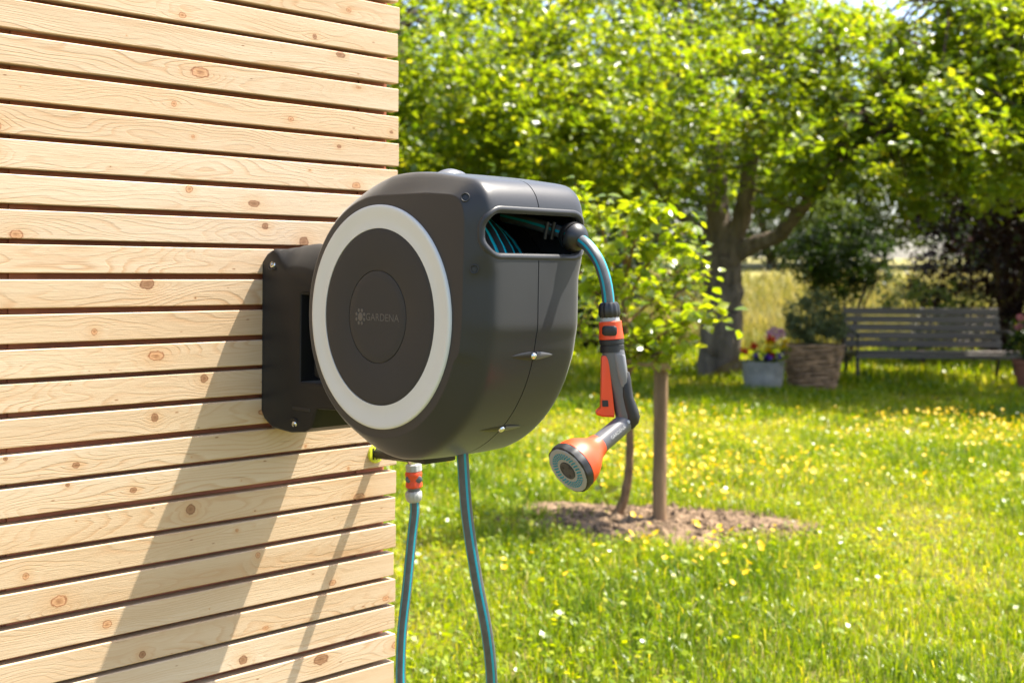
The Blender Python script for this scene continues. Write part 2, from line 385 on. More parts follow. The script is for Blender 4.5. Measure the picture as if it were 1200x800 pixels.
def loft(secs, close=True):
    n = len(secs[0]); vs = [p for s in secs for p in s]; fs = []
    for i in range(len(secs)-1):
        for k in range(n):
            k2 = (k+1) % n
            fs.append((i*n+k, i*n+k2, (i+1)*n+k2, (i+1)*n+k))
    if close:
        fs.append(tuple(range(n-1, -1, -1))); o = (len(secs)-1)*n; fs.append(tuple(range(o, o+n)))
    return vs, fs
def merge(*gs):
    vs, fs, uv = [], [], []
    for g in gs:
        o = len(vs); vs += list(g[0]); fs += [tuple(i+o for i in f) for f in g[1]]
        if len(g) > 2: uv += g[2]
    return (vs, fs, uv) if uv and len(uv) == len(vs) else (vs, fs)
def boolean(o, cut, op='DIFFERENCE'):
    md = o.modifiers.new('cut', 'BOOLEAN'); md.object = cut; md.operation = op; md.solver = 'EXACT'
    bpy.context.view_layer.update()
    dg = bpy.context.evaluated_depsgraph_get(); me = bpy.data.meshes.new_from_object(o.evaluated_get(dg))
    o.modifiers.clear(); old = o.data; o.data = me; bpy.data.meshes.remove(old)
    bpy.data.objects.remove(cut)
def text_geo(s, size, extrude):
    cu = bpy.data.curves.new('t', 'FONT'); cu.body = s; cu.size = size; cu.extrude = extrude; cu.align_x = 'CENTER'; cu.align_y = 'CENTER'
    cu.resolution_u = 3
    ob = bpy.data.objects.new('t', cu); COL.objects.link(ob); bpy.context.view_layer.update()
    me = bpy.data.meshes.new_from_object(ob.evaluated_get(bpy.context.evaluated_depsgraph_get()))
    vs = [v.co.copy() for v in me.vertices]; fs = [tuple(p.vertices) for p in me.polygons]
    bpy.data.objects.remove(ob); bpy.data.curves.remove(cu); bpy.data.meshes.remove(me)
    return vs, fs

# ------------------------------------------------------------------ ground
def axis_steps(c, near, far, n_near, n_far, lo=True):
    a = np.linspace(-near, near, n_near)
    t = np.linspace(0, 1, n_far+1)[1:]
    e = near + (far-near)*t**3
    return c + np.concatenate([-e[::-1], a, e])
gx = axis_steps(1.0, 12, 400, 120, 14); gy = axis_steps(11.0, 13, 600, 130, 14)
XX, YY = np.meshgrid(gx, gy); fade = np.clip(1.6-np.hypot(XX-1, YY-11)/16, 0, 1)
ZZ = hz(XX, YY)*fade+np.minimum(rise(YY), 2.6)
nx, ny = len(gx), len(gy); idx = np.arange(nx*ny).reshape(ny, nx)
Fq = np.stack([idx[:-1, :-1], idx[:-1, 1:], idx[1:, 1:], idx[1:, :-1]], -1).reshape(-1, 4)
tag(np_mesh('lawn', np.stack([XX, YY, ZZ], -1).reshape(-1, 3), Fq, 'ground', smooth=True), 'sunlit green lawn with a paler meadow beyond', kind='structure')

SOILC = (0.69, 5.72); SOILR = (0.68, 0.42)
def soil_d(x, y):
    dx = (x-SOILC[0])/SOILR[0]; dy = (y-SOILC[1])/SOILR[1]; an = np.arctan2(dy, dx)
    return np.hypot(dx, dy)/(1+0.13*np.sin(3*an+0.7)+0.09*np.sin(5*an+2.1)+0.06*np.sin(9*an))
# soil patch: low uneven mound
nr, ns = 26, 90; V = []; 
for i in range(nr+1):
    for k in range(ns):
        an = 2*math.pi*k/ns; r = i/nr*1.08
        rr = r*(1+0.13*math.sin(3*an+0.7)+0.09*math.sin(5*an+2.1)+0.06*math.sin(9*an))
        x = SOILC[0]+SOILR[0]*rr*math.cos(an); y = SOILC[1]+SOILR[1]*rr*math.sin(an)
        z = float(hz(x, y))+0.045*max(0, 1-r*r)-0.012*(r > 1)+0.004+0.012*math.sin(23*x+9*y)*math.sin(19*y-7*x)*max(0, 1-r)+R.uniform(-.006, .006)
        V.append((x, y, z))
Fs = [(i*ns+k, i*ns+(k+1) % ns, (i+1)*ns+(k+1) % ns, (i+1)*ns+k) for i in range(nr) for k in range(ns)]
tag(build('soil_patch', (V, Fs), 'soil', smooth=80), 'bare brown soil round the young tree', kind='structure')
# clods
cv, cf = [], []
for i in range(1700):
    an = R.uniform(0, 6.28); r = R.random()**0.5*1.12
    x = SOILC[0]+SOILR[0]*r*math.cos(an); y = SOILC[1]+SOILR[1]*r*math.sin(an)
    s = R.uniform(0.004, 0.020)*(2.1 if R.random() < 0.12 else 1); z = float(hz(x, y))+0.045*max(0, 1-r*r)
    o = len(cv)
    for dx, dy, dz in ((1, 0, 0), (-1, 0, 0), (0, 1, 0), (0, -1, 0), (0, 0, 1), (0, 0, -1)):
        q = R.uniform(.6, 1.3); cv.append((x+dx*s*q+R.uniform(-.3, .3)*s, y+dy*s*q, z+dz*s*q*.7+s*.2))
    for a, b_, c in ((0, 2, 4), (2, 1, 4), (1, 3, 4), (3, 0, 4), (2, 0, 5), (1, 2, 5), (3, 1, 5), (0, 3, 5)): cf.append((o+a, o+b_, o+c))
tag(build('soil_clods', (cv, cf), 'soil', smooth=None), 'loose crumbs of dry soil round the young tree', 'soil', kind='stuff')

# ------------------------------------------------------------------ grass (mesh blades)
def blades(x, y, z, h, w, lean, rng, rnd):
    n = len(x); an = rng.uniform(0, 2*np.pi, n); ln = rng.uniform(0.15, 1.0, n)*lean
    dx, dy = np.cos(an), np.sin(an); sx, sy = -dy, dx
    twist = rng.uniform(-.8, .8, n); tx, ty = np.cos(an+1.57+twist), np.sin(an+1.57+twist)
    V = np.zeros((n, 5, 3), np.float32)
    b = np.stack([x, y, z], -1)
    sw = np.stack([sx*w, sy*w, np.zeros(n)], -1)*0.5; tw = np.stack([tx*w, ty*w, np.zeros(n)], -1)*0.42
    mid = b+np.stack([dx*h*ln*0.3, dy*h*ln*0.3, h*0.6], -1)
    tip = b+np.stack([dx*h*ln, dy*h*ln, h*(1-0.35*ln)], -1)
    V[:, 0] = b-sw; V[:, 1] = b+sw; V[:, 2] = mid+tw; V[:, 3] = mid-tw; V[:, 4] = tip
    o = (np.arange(n)*5)[:, None]
    Fc = np.concatenate([o+np.array([[0, 1, 2]]), o+np.array([[0, 2, 3]]), o+np.array([[3, 2, 4]])], 0)
    return V.reshape(-1, 3), Fc, np.repeat(rnd, 5)
_NG = np.random.default_rng(99).random((64, 64))
def vnoise(x, y, sc):
    x = x/sc+1000.3; y = y/sc+1000.7; xi = np.floor(x).astype(int); yi = np.floor(y).astype(int); fx = x-xi; fy_ = y-yi
    fx = fx*fx*(3-2*fx); fy_ = fy_*fy_*(3-2*fy_); g = lambda a, b: _NG[a % 64, b % 64]
    return (g(xi, yi)*(1-fx)+g(xi+1, yi)*fx)*(1-fy_)+(g(xi, yi+1)*(1-fx)+g(xi+1, yi+1)*fx)*fy_
def patch(x, y):
    return np.clip((.45*vnoise(x, y, 1.1)+.35*vnoise(x+7, y, .42)+.2*vnoise(x, y+9, .17)-.5)*2.1+.5, 0, 1)
def scatter(y0, y1, dens, rng, mx=1.0):
    xl = lambda yy: -0.50*yy-mx; xr = lambda yy: 0.50*yy+mx
    A = (xr(y1)-xl(y1))*(y1-y0); n = int(A*dens)
    y = rng.uniform(y0, y1, n); x = rng.uniform(xl(y1), xr(y1), n)
    k = (x > xl(y)) & (x < xr(y))
    # nothing grows inside the timber wall
    a = (x-EX)*DX+(y-EY)*DY; o_ = (x-EX)*DY-(y-EY)*DX
    k &= ~((a < 0.02) & (o_ < 0.02) & (o_ > -1.0))
    return x[k], y[k]
Vs, Fs_, Rs = [], [], []; off = 0
for y0, y1, dens, hh, ww in ((2.6, 4.4, 6000, 0.062, 0.0042), (4.4, 6.4, 5200, 0.065, 0.0046), (6.4, 9.0, 3000, 0.07, 0.0065), (9.0, 12.5, 1500, 0.08, 0.010), (12.5, 17.5, 560, 0.13, 0.014)):
    x, y = scatter(y0, y1, dens, NR, 0.8)
    sdv = soil_d(x, y); k = (sdv > 0.93+NR.normal(0, .10, len(x))+.55*(vnoise(x, y, .16)-.5)) | (NR.random(len(x)) < 0.03); x, y = x[k], y[k]
    p = np.clip(patch(x, y), 0, 1)
    h = hh*NR.uniform(0.4, 1.3, len(x))*(0.45+1.05*p)
    rnd = np.clip(0.84-0.68*p+NR.normal(0, 0.17, len(x)), 0, 0.9); dry = NR.random(len(x)) < 0.03+0.13*(1-p)**2; rnd[dry] = NR.uniform(0.9, 1, dry.sum())
    v, f, r = blades(x, y, hz(x, y)-0.004, h, ww*NR.uniform(.7, 1.4, len(x)), 0.85, NR, rnd)
    Vs.append(v); Fs_.append(f+off); Rs.append(r); off += len(v)
# broad clover-like leaves among the blades
def flat_leaves(x, y, z, s, rng, tilt=0.6, petals=4):
    n = len(x); an = rng.uniform(0, 6.283, n); nz = np.ones(n); nxv = rng.normal(0, tilt, n); nyv = rng.normal(0, tilt, n)
    N = np.stack([nxv, nyv, nz], -1); N /= np.linalg.norm(N, axis=1)[:, None]
    D = np.stack([np.cos(an), np.sin(an), np.zeros(n)], -1); D -= N*(D*N).sum(1)[:, None]; D /= np.linalg.norm(D, axis=1)[:, None]
    S = np.cross(N, D); C = np.stack([x, y, z], -1); s = s[:, None]
    V = np.stack([C-D*s, C+S*s*.7, C+D*s, C-S*s*.7], 1).reshape(-1, 3)
    o = (np.arange(n)*4)[:, None]
    return V, np.concatenate([o+np.array([[0, 1, 2]]), o+np.array([[0, 2, 3]])], 0)
for y0, y1, dens, s0 in ((2.8, 6.0, 1300, 0.0115), (6.0, 9.5, 600, 0.011), (9.5, 14, 150, 0.016)):
    x, y = scatter(y0, y1, dens, NR, 0.6); p = np.clip(patch(x+3, y*1.3), 0, 1)
    k = (NR.random(len(x)) < p) & (soil_d(x, y) > 0.98); x, y = x[k], y[k]
    v, f = flat_leaves(x, y, hz(x, y)+NR.uniform(.015, .075, len(x)), s0*NR.uniform(.6, 1.5, len(x)), NR)
    Vs.append(v); Fs_.append(f+off); Rs.append(np.repeat(np.clip(NR.normal(0.5, .2, len(x)), 0, .88), 4)); off += len(v)
tag(np_mesh('grass', np.concatenate(Vs), np.concatenate(Fs_), 'grass', rnd=np.concatenate(Rs)), 'long bright green grass of the lawn', 'grass', kind='stuff')
# tall meadow beyond the garden
Vs, Fs_, Rs = [], [], []; off = 0
for y0, y1, dens, hh, ww in ((17.5, 23, 330, 0.5, 0.022), (23, 34, 90, 0.6, 0.04)):
    x, y = scatter(y0, y1, dens, NR, 0.0); p = np.clip(patch(x*.5, y*.5), 0, 1)
    v, f, r = blades(x, y, rise(y), hh*NR.uniform(.5, 1.2, len(x))*(0.7+.5*p), ww*NR.uniform(.6, 1.3, len(x)), 0.7, NR, np.clip(0.2+0.4*p+NR.normal(0, .2, len(x)), 0, 1))
    Vs.append(v); Fs_.append(f+off); Rs.append(r); off += len(v)
tag(np_mesh('meadow_grass', np.concatenate(Vs), np.concatenate(Fs_), 'meadowgrass', rnd=np.concatenate(Rs)), 'tall straw coloured meadow grass beyond the garden', 'grass', kind='stuff')
# lawn flowers
def flowers(name, spots, size, mat, label):
    x, y, hgt = spots; n = len(x); V, Fc = [], []
    for i in range(n):
        s = size*R.uniform(.7, 1.25); z = float(hz(x[i], y[i])); h = hgt[i]; lx, ly = R.uniform(-.02, .02), R.uniform(-.02, .02)
        cx, cy, cz = x[i]+lx, y[i]+ly, z+h; o = len(V); tx, ty = R.gauss(0, .45), R.gauss(-.15, .45)
        V.append((cx, cy, cz-s*.25))
        for k in range(10):
            a = k*math.pi/5; rr = s*(1.0 if k % 2 == 0 else 0.72); px, py = rr*math.cos(a), rr*math.sin(a)
            V.append((cx+px, cy+py, cz+s*.18-px*tx-py*ty))
        for k in range(10): Fc.append((o, o+1+k, o+1+(k+1) % 10))
    V = np.array(V); return tag(np_mesh(name, V, np.array(Fc), mat, rnd=NR.random(len(V))), label, 'flowers', kind='stuff')
def clustered(n, y0, y1, fx, seed):
    rg = np.random.default_rng(seed); xs, ys = [], []
    while len(xs) < n:
        y = rg.uniform(y0, y1); x = rg.uniform(-.4*y-.3, .5*y+.5)
        if rg.random() < fx(x, y) and soil_d(np.array(x), np.array(y)) > 1.05: xs.append(x); ys.append(y)
    return np.array(xs), np.array(ys), rg.uniform(.05, .15, n)
def fy(x, y):
    d1 = math.sin(1.9*x+.8*y+.4)*math.sin(1.1*y-.9*x+1.2)+.45*math.sin(4.3*x-2.2*y)*math.sin(3.1*y+x)
    band = math.exp(-((y-7.7-.10*x)/1.3)**2)
    near = math.exp(-((y-4.95)/.35)**2-((x-.75)/.7)**2)
    return min(1, .0025+band*(max(0, d1+.10)**1.3*1.1+.03)+.5*near*max(0, d1+.3))
flowers('buttercups', clustered(1500, 3.4, 12.0, fy, 3), 0.0128, 'yellow', 'small yellow buttercups scattered over the lawn')
flowers('daisies', clustered(60, 3.3, 12.5, lambda x, y: 0.25+0.6*(math.sin(2.7*x+1)*math.sin(1.9*y) > .2), 5), 0.009, 'white', 'small white daisies scattered over the lawn')

# ------------------------------------------------------------------ slatted timber wall
PITCH, SH = 0.048, 0.0399
wall = thing('slatted_wall', 'wall of pale horizontal timber slats with dark gaps behind the hose reel', 'wall', (0, 0, 0), wall=True)
LEN = 2.6
def slat_mesh():
    bm = box_bm((-LEN/2, -0.011, -SH/2), (LEN/2, 0.011, SH/2), 0.0012, 1)
    me = bpy.data.meshes.new('slat'); bm.to_mesh(me); bm.free(); finish(me, 'slat', 20); return me
sm = slat_mesh()
z = 1.526-0.048*31
k = 0
while z < 2.35:
    s = link('slat', sm, wall)
    s.location = (-LEN/2+R.uniform(-.0028, .0018), 0.011+R.uniform(-.0010, .0010), z+SH/2+R.uniform(-.0009, .0009))
    s.rotation_euler = (R.uniform(-.012, .012), R.uniform(-.0006, .0006), 0)
    z += PITCH; k += 1
build('backing_panel', box_bm((-LEN, -0.055, 0.0), (-0.007, -0.0265, 2.36)), 'backing', wall, None, wall=True)
for a in (-0.05, -0.65, -1.25, -1.85, -2.45):
    build('batten', box_bm((a-.02, -0.0263, 0.0), (a+.02, -0.0228, 2.36)), 'backing', wall, None, wall=True)

# ------------------------------------------------------------------ wall bracket
AC = -0.2005                                                         # middle plane of the reel
BC, BH = -0.2245, 0.0515                                             # middle and half width of the bracket
br = thing('wall_bracket', 'black plastic wall bracket screwed to the slats, carrying the hose reel', 'bracket', (BC, 0, 0.944), wall=True)
def ztop(a):
    t = min(1, abs(a-BC)/BH); return 1.2385-0.042*t**2.4
def c_prof(a, ins):
    T = ztop(a); e = ins
    return [(0.0, 1.213-e), (0.012, 1.224-e), (0.03, 1.231-e), (0.042, 1.233*.75+T*.25-e), (0.056, 1.234*.3+T*.7-e), (0.070, T-e), (0.085, T+.001-e), (0.115, T-.001-e), (0.145, T-.006-e), (0.160-e, T-.016-e), (0.164-e, T-.03-e),
            (0.164-e, 1.160+e), (0.1075-e, 1.160+e), (0.1075-e, 1.026-e), (0.200-e, 1.026-e), (0.205-e, 1.02-e), (0.205-e, 0.996+e), (0.200-e, 0.990+e), (0.152-e, 0.987+e), (0.147-e, 0.975+e), (0.138-e, 0.957+e), (0.12-e, 0.949+e),
            (0.08, 0.9445+e), (0.03, 0.947+e), (0.008, 0.958+e), (0.0, 0.968+e)]
secs = []
for t, e in ((-1, .0045), (-.985, .0022), (-.955, .0006), (-.91, 0), (-.7, 0), (-.45, 0), (-.2, 0), (0, 0), (.2, 0), (.45, 0), (.7, 0), (.91, 0), (.955, .0006), (.985, .0022), (1, .0045)):
    a = BC+t*BH; secs.append([(a, o, z) for o, z in c_prof(a, e)])
build('body', loft(secs), 'bracket', br, 30, wall=True)
def screw(parent, loc, axis, r, rec=True):
    d = Vector(axis).normalized()
    if rec: build('screw_recess', lathe([(0.0, r*1.75), (.0012, r*1.75), (.0012, r*1.45), (.0004, r*1.4), (.0004, 0.0002)], loc, d, 20, close=False), 'black', parent, 30, wall=True)
    s = build('screw', lathe([(0.0005, r), (.002, r), (.0034, r*.8), (.0034, r*.42), (.0022, r*.4), (.0022, .0002)], loc, d, 18, close=False), 'steel', parent, 30, wall=True)
    return s
screw(br, (BC-BH+.0015, 0.030, 1.206), (-0.85, .15, .5), 0.0062)
screw(br, (BC-BH+.002, 0.094, 0.959), (-0.85, .1, -.45), 0.0062)
build('slot', box_bm((BC-BH-.001, 0.088, 0.9815), (BC-BH+.005, 0.136, 0.9865), .001), 'black', br, None, wall=True)
build('hinge_pin', lathe([(0, .010), (.135, .010)], (BC, 0.150, 1.0255), (0, 0, 1), 20), 'steel', br, 30, wall=True)

# ------------------------------------------------------------------ hose reel
OC, ZC, HT = 0.343, 1.1343, 0.1065
reel = thing('hose_reel', 'dark grey wall mounted hose reel with a light grey ring on its round side', 'hose reel', (AC, OC, ZC-0.2045), wall=True)
NT = 256
def radial(chain, r0):
    out = []
    for i in range(NT):
        th = 2*math.pi*i/NT; dx, dz = math.cos(th), math.sin(th); best = r0
        for (x1, z1), (x2, z2) in zip(chain, chain[1:]):
            ex, ez = x2-x1, z2-z1; den = dx*ez-dz*ex
            if abs(den) < 1e-9: continue
            t = (x1*ez-z1*ex)/den; s = (x1*dz-z1*dx)/den
            if t > 0 and -1e-6 <= s <= 1.000001: best = max(best, t)
        out.append(best)
    for _ in range(3): out = [(out[i-1]+2*out[i]+out[(i+1) % NT])/4 for i in range(NT)]
    return out
OUT = radial([(0.2045, -.02), (0.2062, 0.148), (0.1985, 0.168), (0.181, 0.184), (0.10, 0.1965), (0.0, 0.2045)], 0.2025)
FAC = radial([(0.167, -.05), (0.1735, 0.00), (0.177, 0.135), (0.172, 0.152), (0.158, 0.162), (0.10, 0.1665), (0.0, 0.1665)], 0.1665)
# saddle dip in the shoulder near the top
SECT = [(-1.0, 0.0, .0015), (-.9975, .005, 0), (-.990, .045, 0), (-.978, .11, 0), (-.95, .27, 0), (-.92, .44, 0), (-.87, .715, 0), (-.845, .83, 0), (-.825, .89, 0), (-.80, .93, 0), (-.765, .955, 0), (-.70, .972, 0), (-.6, .98, 0), (-.5, .987, 0), (-.4, .992, 0), (-.25, .997, 0), (-.02, 1, 0), (-.008, 1, 0.0), (-.0055, 1, .0011)]
SECT = SECT+[(-a, b, c) for a, b, c in reversed(SECT)]
SLOW_T = [0, .2, .4, .6, .75, .85, .92, .97, .99, 1]; SLOW_B = [1, .965, .87, .71, .54, .39, .255, .125, .045, 0]
def sstep(x, a, b): t = min(1, max(0, (x-a)/(b-a))); return t*t*(3-2*t)
FRW = [sstep(math.cos(2*math.pi*i/NT), -.45, .35) for i in range(NT)]
WST = []
for i in range(NT):
    th = 360*i/NT; th = th-360 if th > 180 else th
    WST.append(sstep(th, 25, 14)*sstep(th, -95, -60))
def prof(b, ins, t=0.0):
    bs = float(np.interp(abs(t), SLOW_T, SLOW_B)); out = []
    for i in range(NT):
        w = FRW[i]; bb = b*w+min(b, bs)*(1-w); out.append(FAC[i]*(1-bb)+OUT[i]*bb-ins)
    return out
def section(t, b, ins, sc=1.0):
    pr = prof(b, ins, t); sh_ = -math.copysign(.0090, t)*b*sstep(abs(t), .5, .82)
    return [(AC+t*HT+sh_*WST[i], OC+pr[i]*sc*math.cos(2*math.pi*i/NT), ZC+pr[i]*sc*math.sin(2*math.pi*i/NT)) for i in range(NT)]
housing = build('housing', loft([section(*s) for s in SECT]), 'anth', reel, 32, wall=True)
def surf_o(a, zrel):                                                 # outer surface (front side) of the housing
    t = (a-AC)/HT; ts = [s[0] for s in SECT]; b = float(np.interp(t, ts, [s[1] for s in SECT]))
    pr = prof(b, 0, t); best = 0
    for i in range(NT//4+4):
        th = 2*math.pi*i/NT; th2 = th+2*math.pi/NT
        z1, z2 = pr[i]*math.sin(th), pr[(i+1) % NT]*math.sin(th2)
        if z1 <= zrel <= z2:
            f = (zrel-z1)/(z2-z1+1e-9); best = pr[i]*math.cos(th)*(1-f)+pr[(i+1) % NT]*math.cos(th2)*f
            break
    return OC+best
# hollow it, then cut the hose mouth
inner = build('cut', loft([section(t*0.95, min(b, 1), .009, 1.0) for t, b in ((-.985, .05), (-.9, .55), (-.85, .75), (-.6, .97), (-.3, .99), (0, 1), (.3, .99), (.6, .97), (.85, .75), (.9, .55), (.985, .05))]), 'anth', reel, 32, wall=True)
bpy.context.view_layer.update(); boolean(housing, inner)
def slot_outline(hw, z0, z1, r, n=8):
    pts = []
    for cx, cz, a0 in ((hw-r, z1-r, 0), (-hw+r, z1-r, 90), (-hw+r, z0+r, 180), (hw-r, z0+r, 270)):
        for k in range(n+1):
            an = math.radians(a0+90*k/n); pts.append((cx+r*math.cos(an), cz+r*math.sin(an)))
    return pts
SL = slot_outline(0.0925, 0.0825, 0.1440, 0.025)
cut = build('cut', loft([[(AC+x, OC+o, ZC+z) for x, z in SL] for o in (0.30, 0.11)]), 'anth', reel, None, wall=True)
bpy.context.view_layer.update(); boolean(housing, cut)
housing.data.polygons.foreach_set('use_smooth', np.ones(len(housing.data.polygons), bool)); housing.data.set_sharp_from_angle(angle=math.radians(30))
dense = []
for i in range(len(SL)):
    a_, b_ = SL[i], SL[(i+1) % len(SL)]; m = max(1, int(math.hypot(b_[0]-a_[0], b_[1]-a_[1])/.008))
    dense += [(a_[0]+(b_[0]-a_[0])*q/m, a_[1]+(b_[1]-a_[1])*q/m) for q in range(m)]
lip = [Vector((AC+x, surf_o(AC+x, z_)-.0040, ZC+z_)) for x, z_ in dense]
lip.append(lip[0].copy()); lip.append(lip[1].copy())
build('mouth_rim', tube(lip, 0.0052, 12, cap=False)[:2], 'anth', reel, 80, wall=True)
# side ring, disc, cap, emblem
AF = AC-HT
AX = (-1, 0, 0)
cen = (AF, OC, ZC)
build('side_ring', lathe([(-.002, .1546), (.0025, .1546), (.0038, .1532), (.0040, .1500), (.0030, .1440), (.0020, .1360), (.0016, .1270), (.0022, .1235), (.0020, .1222), (-.002, .1222)], cen, AX, 96, close=False), 'ring', reel, 50, wall=True)
build('side_disc', lathe([(-.001, .1216), (.0012, .1216), (.0018, .1205), (.0021, .115), (.0026, .0655), (.0022, .0644), (-.001, .0644)], cen, AX, 96, close=False), 'disc', reel, 50, wall=True)
cap = build('centre_cap', lathe([(-.001, .0634), (.0022, .0634), (.0027, .0624), (.0028, .05), (.0028, .0002)], cen, AX, 80, close=False), 'disc', reel, 50, wall=True)
def on_side(geo, oc, zc, sx=1.0):                                    # text (x right, y up) onto the round side, seen from outside
    return [(AF-.0028-v.z, oc+v.x*sx, zc+v.y) for v in geo[0]], [tuple(f) for f in geo[1]]
tg = text_geo('GARDENA', 0.0146, 0.0004)
xs = [v.x for v in tg[0]]; wd = max(xs)-min(xs)
build('lettering', on_side(tg, OC+0.0125, ZC-0.0012, 0.0735/wd), 'letter', cap, None, wall=True)
eg = []
EO = OC-.0365
eg.append(lathe([(0, .0060), (.0006, .0057), (.0006, .0001)], (AF-.0028, EO, ZC-0.001), AX, 20, close=False))
for k_ in range(8):
    an = k_*math.pi/4+.39; eg.append(lathe([(0, .0026), (.0006, .0024), (.0006, .0001)], (AF-.0028, EO+.0095*math.cos(an), ZC-.001+.0095*math.sin(an)), AX, 10, close=False))
build('emblem', merge(*eg), 'letter', cap, 40, wall=True)
# screw holes on the side shoulder
def on_front(a, th):                                                 # point on the front skin at angle th
    i = (th/(2*math.pi)*NT) % NT; i0 = int(i); f = i-i0; t = (a-AC)/HT
    b = float(np.interp(t, [s[0] for s in SECT], [s[1] for s in SECT])); pr = prof(b, 0, t); r = pr[i0]*(1-f)+pr[(i0+1) % NT]*f
    return Vector((a, OC+r*math.cos(th), ZC+r*math.sin(th)))
for c0, ax in (((AF+.0045, OC+.174, ZC+.158), (-.72, .62, .25)), (tuple(on_front(AC-.925*HT, math.radians(19.5))), (-.68, .73, 0))):
    c0 = tuple(Vector(c0)+Vector(ax).normalized()*.0016)
    h = build('screw_hole', lathe([(-.005, .0060), (.0002, .0060), (.0005, .0054), (.0002, .0048), (-.0014, .0044), (-.0014, .0001)], c0, ax, 24, close=False), 'black', reel, 40, wall=True)
    build('screw', lathe([(-.0013, .0030), (-.0008, .0028), (-.0008, .0001)], c0, ax, 14, close=False), 'black', h, 40, wall=True)
# two latch slots on the front seam
for thd in (-13.5, -47.5):
    th = math.radians(thd); nv = Vector((0, math.cos(th), math.sin(th))); tv = Vector((0, -math.sin(th), math.cos(th)))
    secsL = []
    for q in range(13):
        x = -.040+.075*q/12; hw = .0058*math.sin(math.pi*(q+.25)/12.5)**.8; p = on_front(AC+x, th)
        secsL.append([p+tv*hw*math.cos(j*math.pi/4)+nv*(hw*.28*math.sin(j*math.pi/4)) for j in range(8)])
    sl = build('latch', loft(secsL[:8]), 'anth2', reel, 60, wall=True)
    build('latch_tongue', loft([[p+nv*.0012 for p in s_] for s_ in secsL[7:]]), 'grey', sl, 60, wall=True)
    build('latch_pin', lathe([(-.002, .0048), (.003, .0045), (.0045, .003), (.005, .0002)], on_front(AC-.001, th), nv, 16, close=False), 'steel', sl, 60, wall=True)
# base foot, top handle nub, back lug
build('base_foot', box_bm((AC-.030, OC-.075, ZC-.2115), (AC+.030, OC+.01, ZC-.195), .003, 2), 'black', reel, 40, wall=True)
build('top_catch', loft([[(AC-.03+.06*q/8, OC+.03+dx*.016*math.sin(math.pi*(q+.3)/8.6), ZC+.2+.0095*math.sin(math.pi*(q+.3)/8.6)*dz) for dx, dz in ((-1, 0), (-.7, .7), (0, 1), (.7, .7), (1, 0), (0, -.3))] for q in range(9)]), 'grey', reel, 60, wall=True)
build('back_lug', box_bm((BC-.042, 0.1665, 1.183), (BC+.045, 0.205, 1.247), .004, 2), 'anth2', reel, 40, wall=True)
build('back_hinge', box_bm((BC-.036, 0.120, 1.032), (BC+.036, 0.19, 1.154), .006, 2), 'anth2', reel, 40, wall=True)
# drum inside
build('drum', lathe([(-.0925, .150), (-.089, .150), (-.089, .125), (.089, .125), (.089, .150), (.0925, .150)], (AC, OC, ZC), (1, 0, 0), 64), 'black', reel, 40, wall=True)
for x in (0.040, 0.053):
    build('guide_roller', lathe([(-.012, .0026), (.012, .0026)], (AC+x, OC+0.180, ZC+.120), (0, .25, 1), 14), 'black', reel, 40, wall=True)
build('guide_bar', lathe([(-.008, .0022), (.008, .0022)], (AC+.046, OC+0.1795, ZC+.128), (1, 0, 0), 14), 'black', reel, 40, wall=True)

# hose wound inside and hanging out with its stop ball
ho = thing('garden_hose', 'grey hose with turquoise stripes wound inside the reel, its end curving out of the mouth', 'hose', (AC, OC, ZC-.15), wall=True)
def coil(r, a0, a1, turns, ph):
    n = int(turns*44); out = []
    for i in range(n+1):
        an = 2*math.pi*turns*i/n+ph; out.append(Vector((AC+a0+(a1-a0)*i/n, OC+r*math.cos(an), ZC+r*math.sin(an))))
    return out
build('coil', tube(coil(.136, -.079, .079, 8, 0), .0086, 8), 'coil', ho, 80, wall=True)
build('coil', tube(coil(.1535, -.078, .030, 6.3, 1.2), .0086, 8, uvoff=.1), 'coil', ho, 80, wall=True)
build('coil', tube(coil(.1705, -.073, -.005, 4.2, 2.2), .0086, 8, uvoff=.3), 'coil', ho, 80, wall=True)
def toW(p):                                                          # world point to wall frame
    x, y = p.x-EX, p.y-EY; return Vector((x*DX+y*DY, x*DY-y*DX, p.z))
ballc = toW(P(672, 277.5, 1.629))
end = [P(684, 284, 1.612), P(693, 293, 1.603), P(702, 307, 1.594), P(708.5, 325, 1.588), P(712, 343, 1.585), P(713.3, 360, 1.584)]
lead = [Vector((AC+.050, OC+.085, ZC+.142)), Vector((AC+.058, OC+.14, ZC+.130)), ballc]
hp = spline(lead+[toW(p) for p in end], 6)
build('hose_end', tube(hp, .0083, 16, uvoff=0.06), 'hose', ho, 80, wall=True)
bax = (toW(end[0])-ballc).normalized()
pro = [(-.0205*math.cos(t), max(.0004, .0205*math.sin(t))) for t in np.linspace(0, math.pi*.52, 14)]
ball = build('stop_ball', lathe(pro, ballc, bax, 32, close=False), 'anth2', ho, 60, wall=True)
pro = [(.0002-.0205*math.cos(t), max(.0004, .0205*math.sin(t))) for t in np.linspace(math.pi*.545, math.pi*.86, 10)]
build('ball_cap', lathe([(pro[0][0]-.0002, .017)]+pro, ballc, bax, 32, close=False), 'anth2', ball, 60, wall=True)

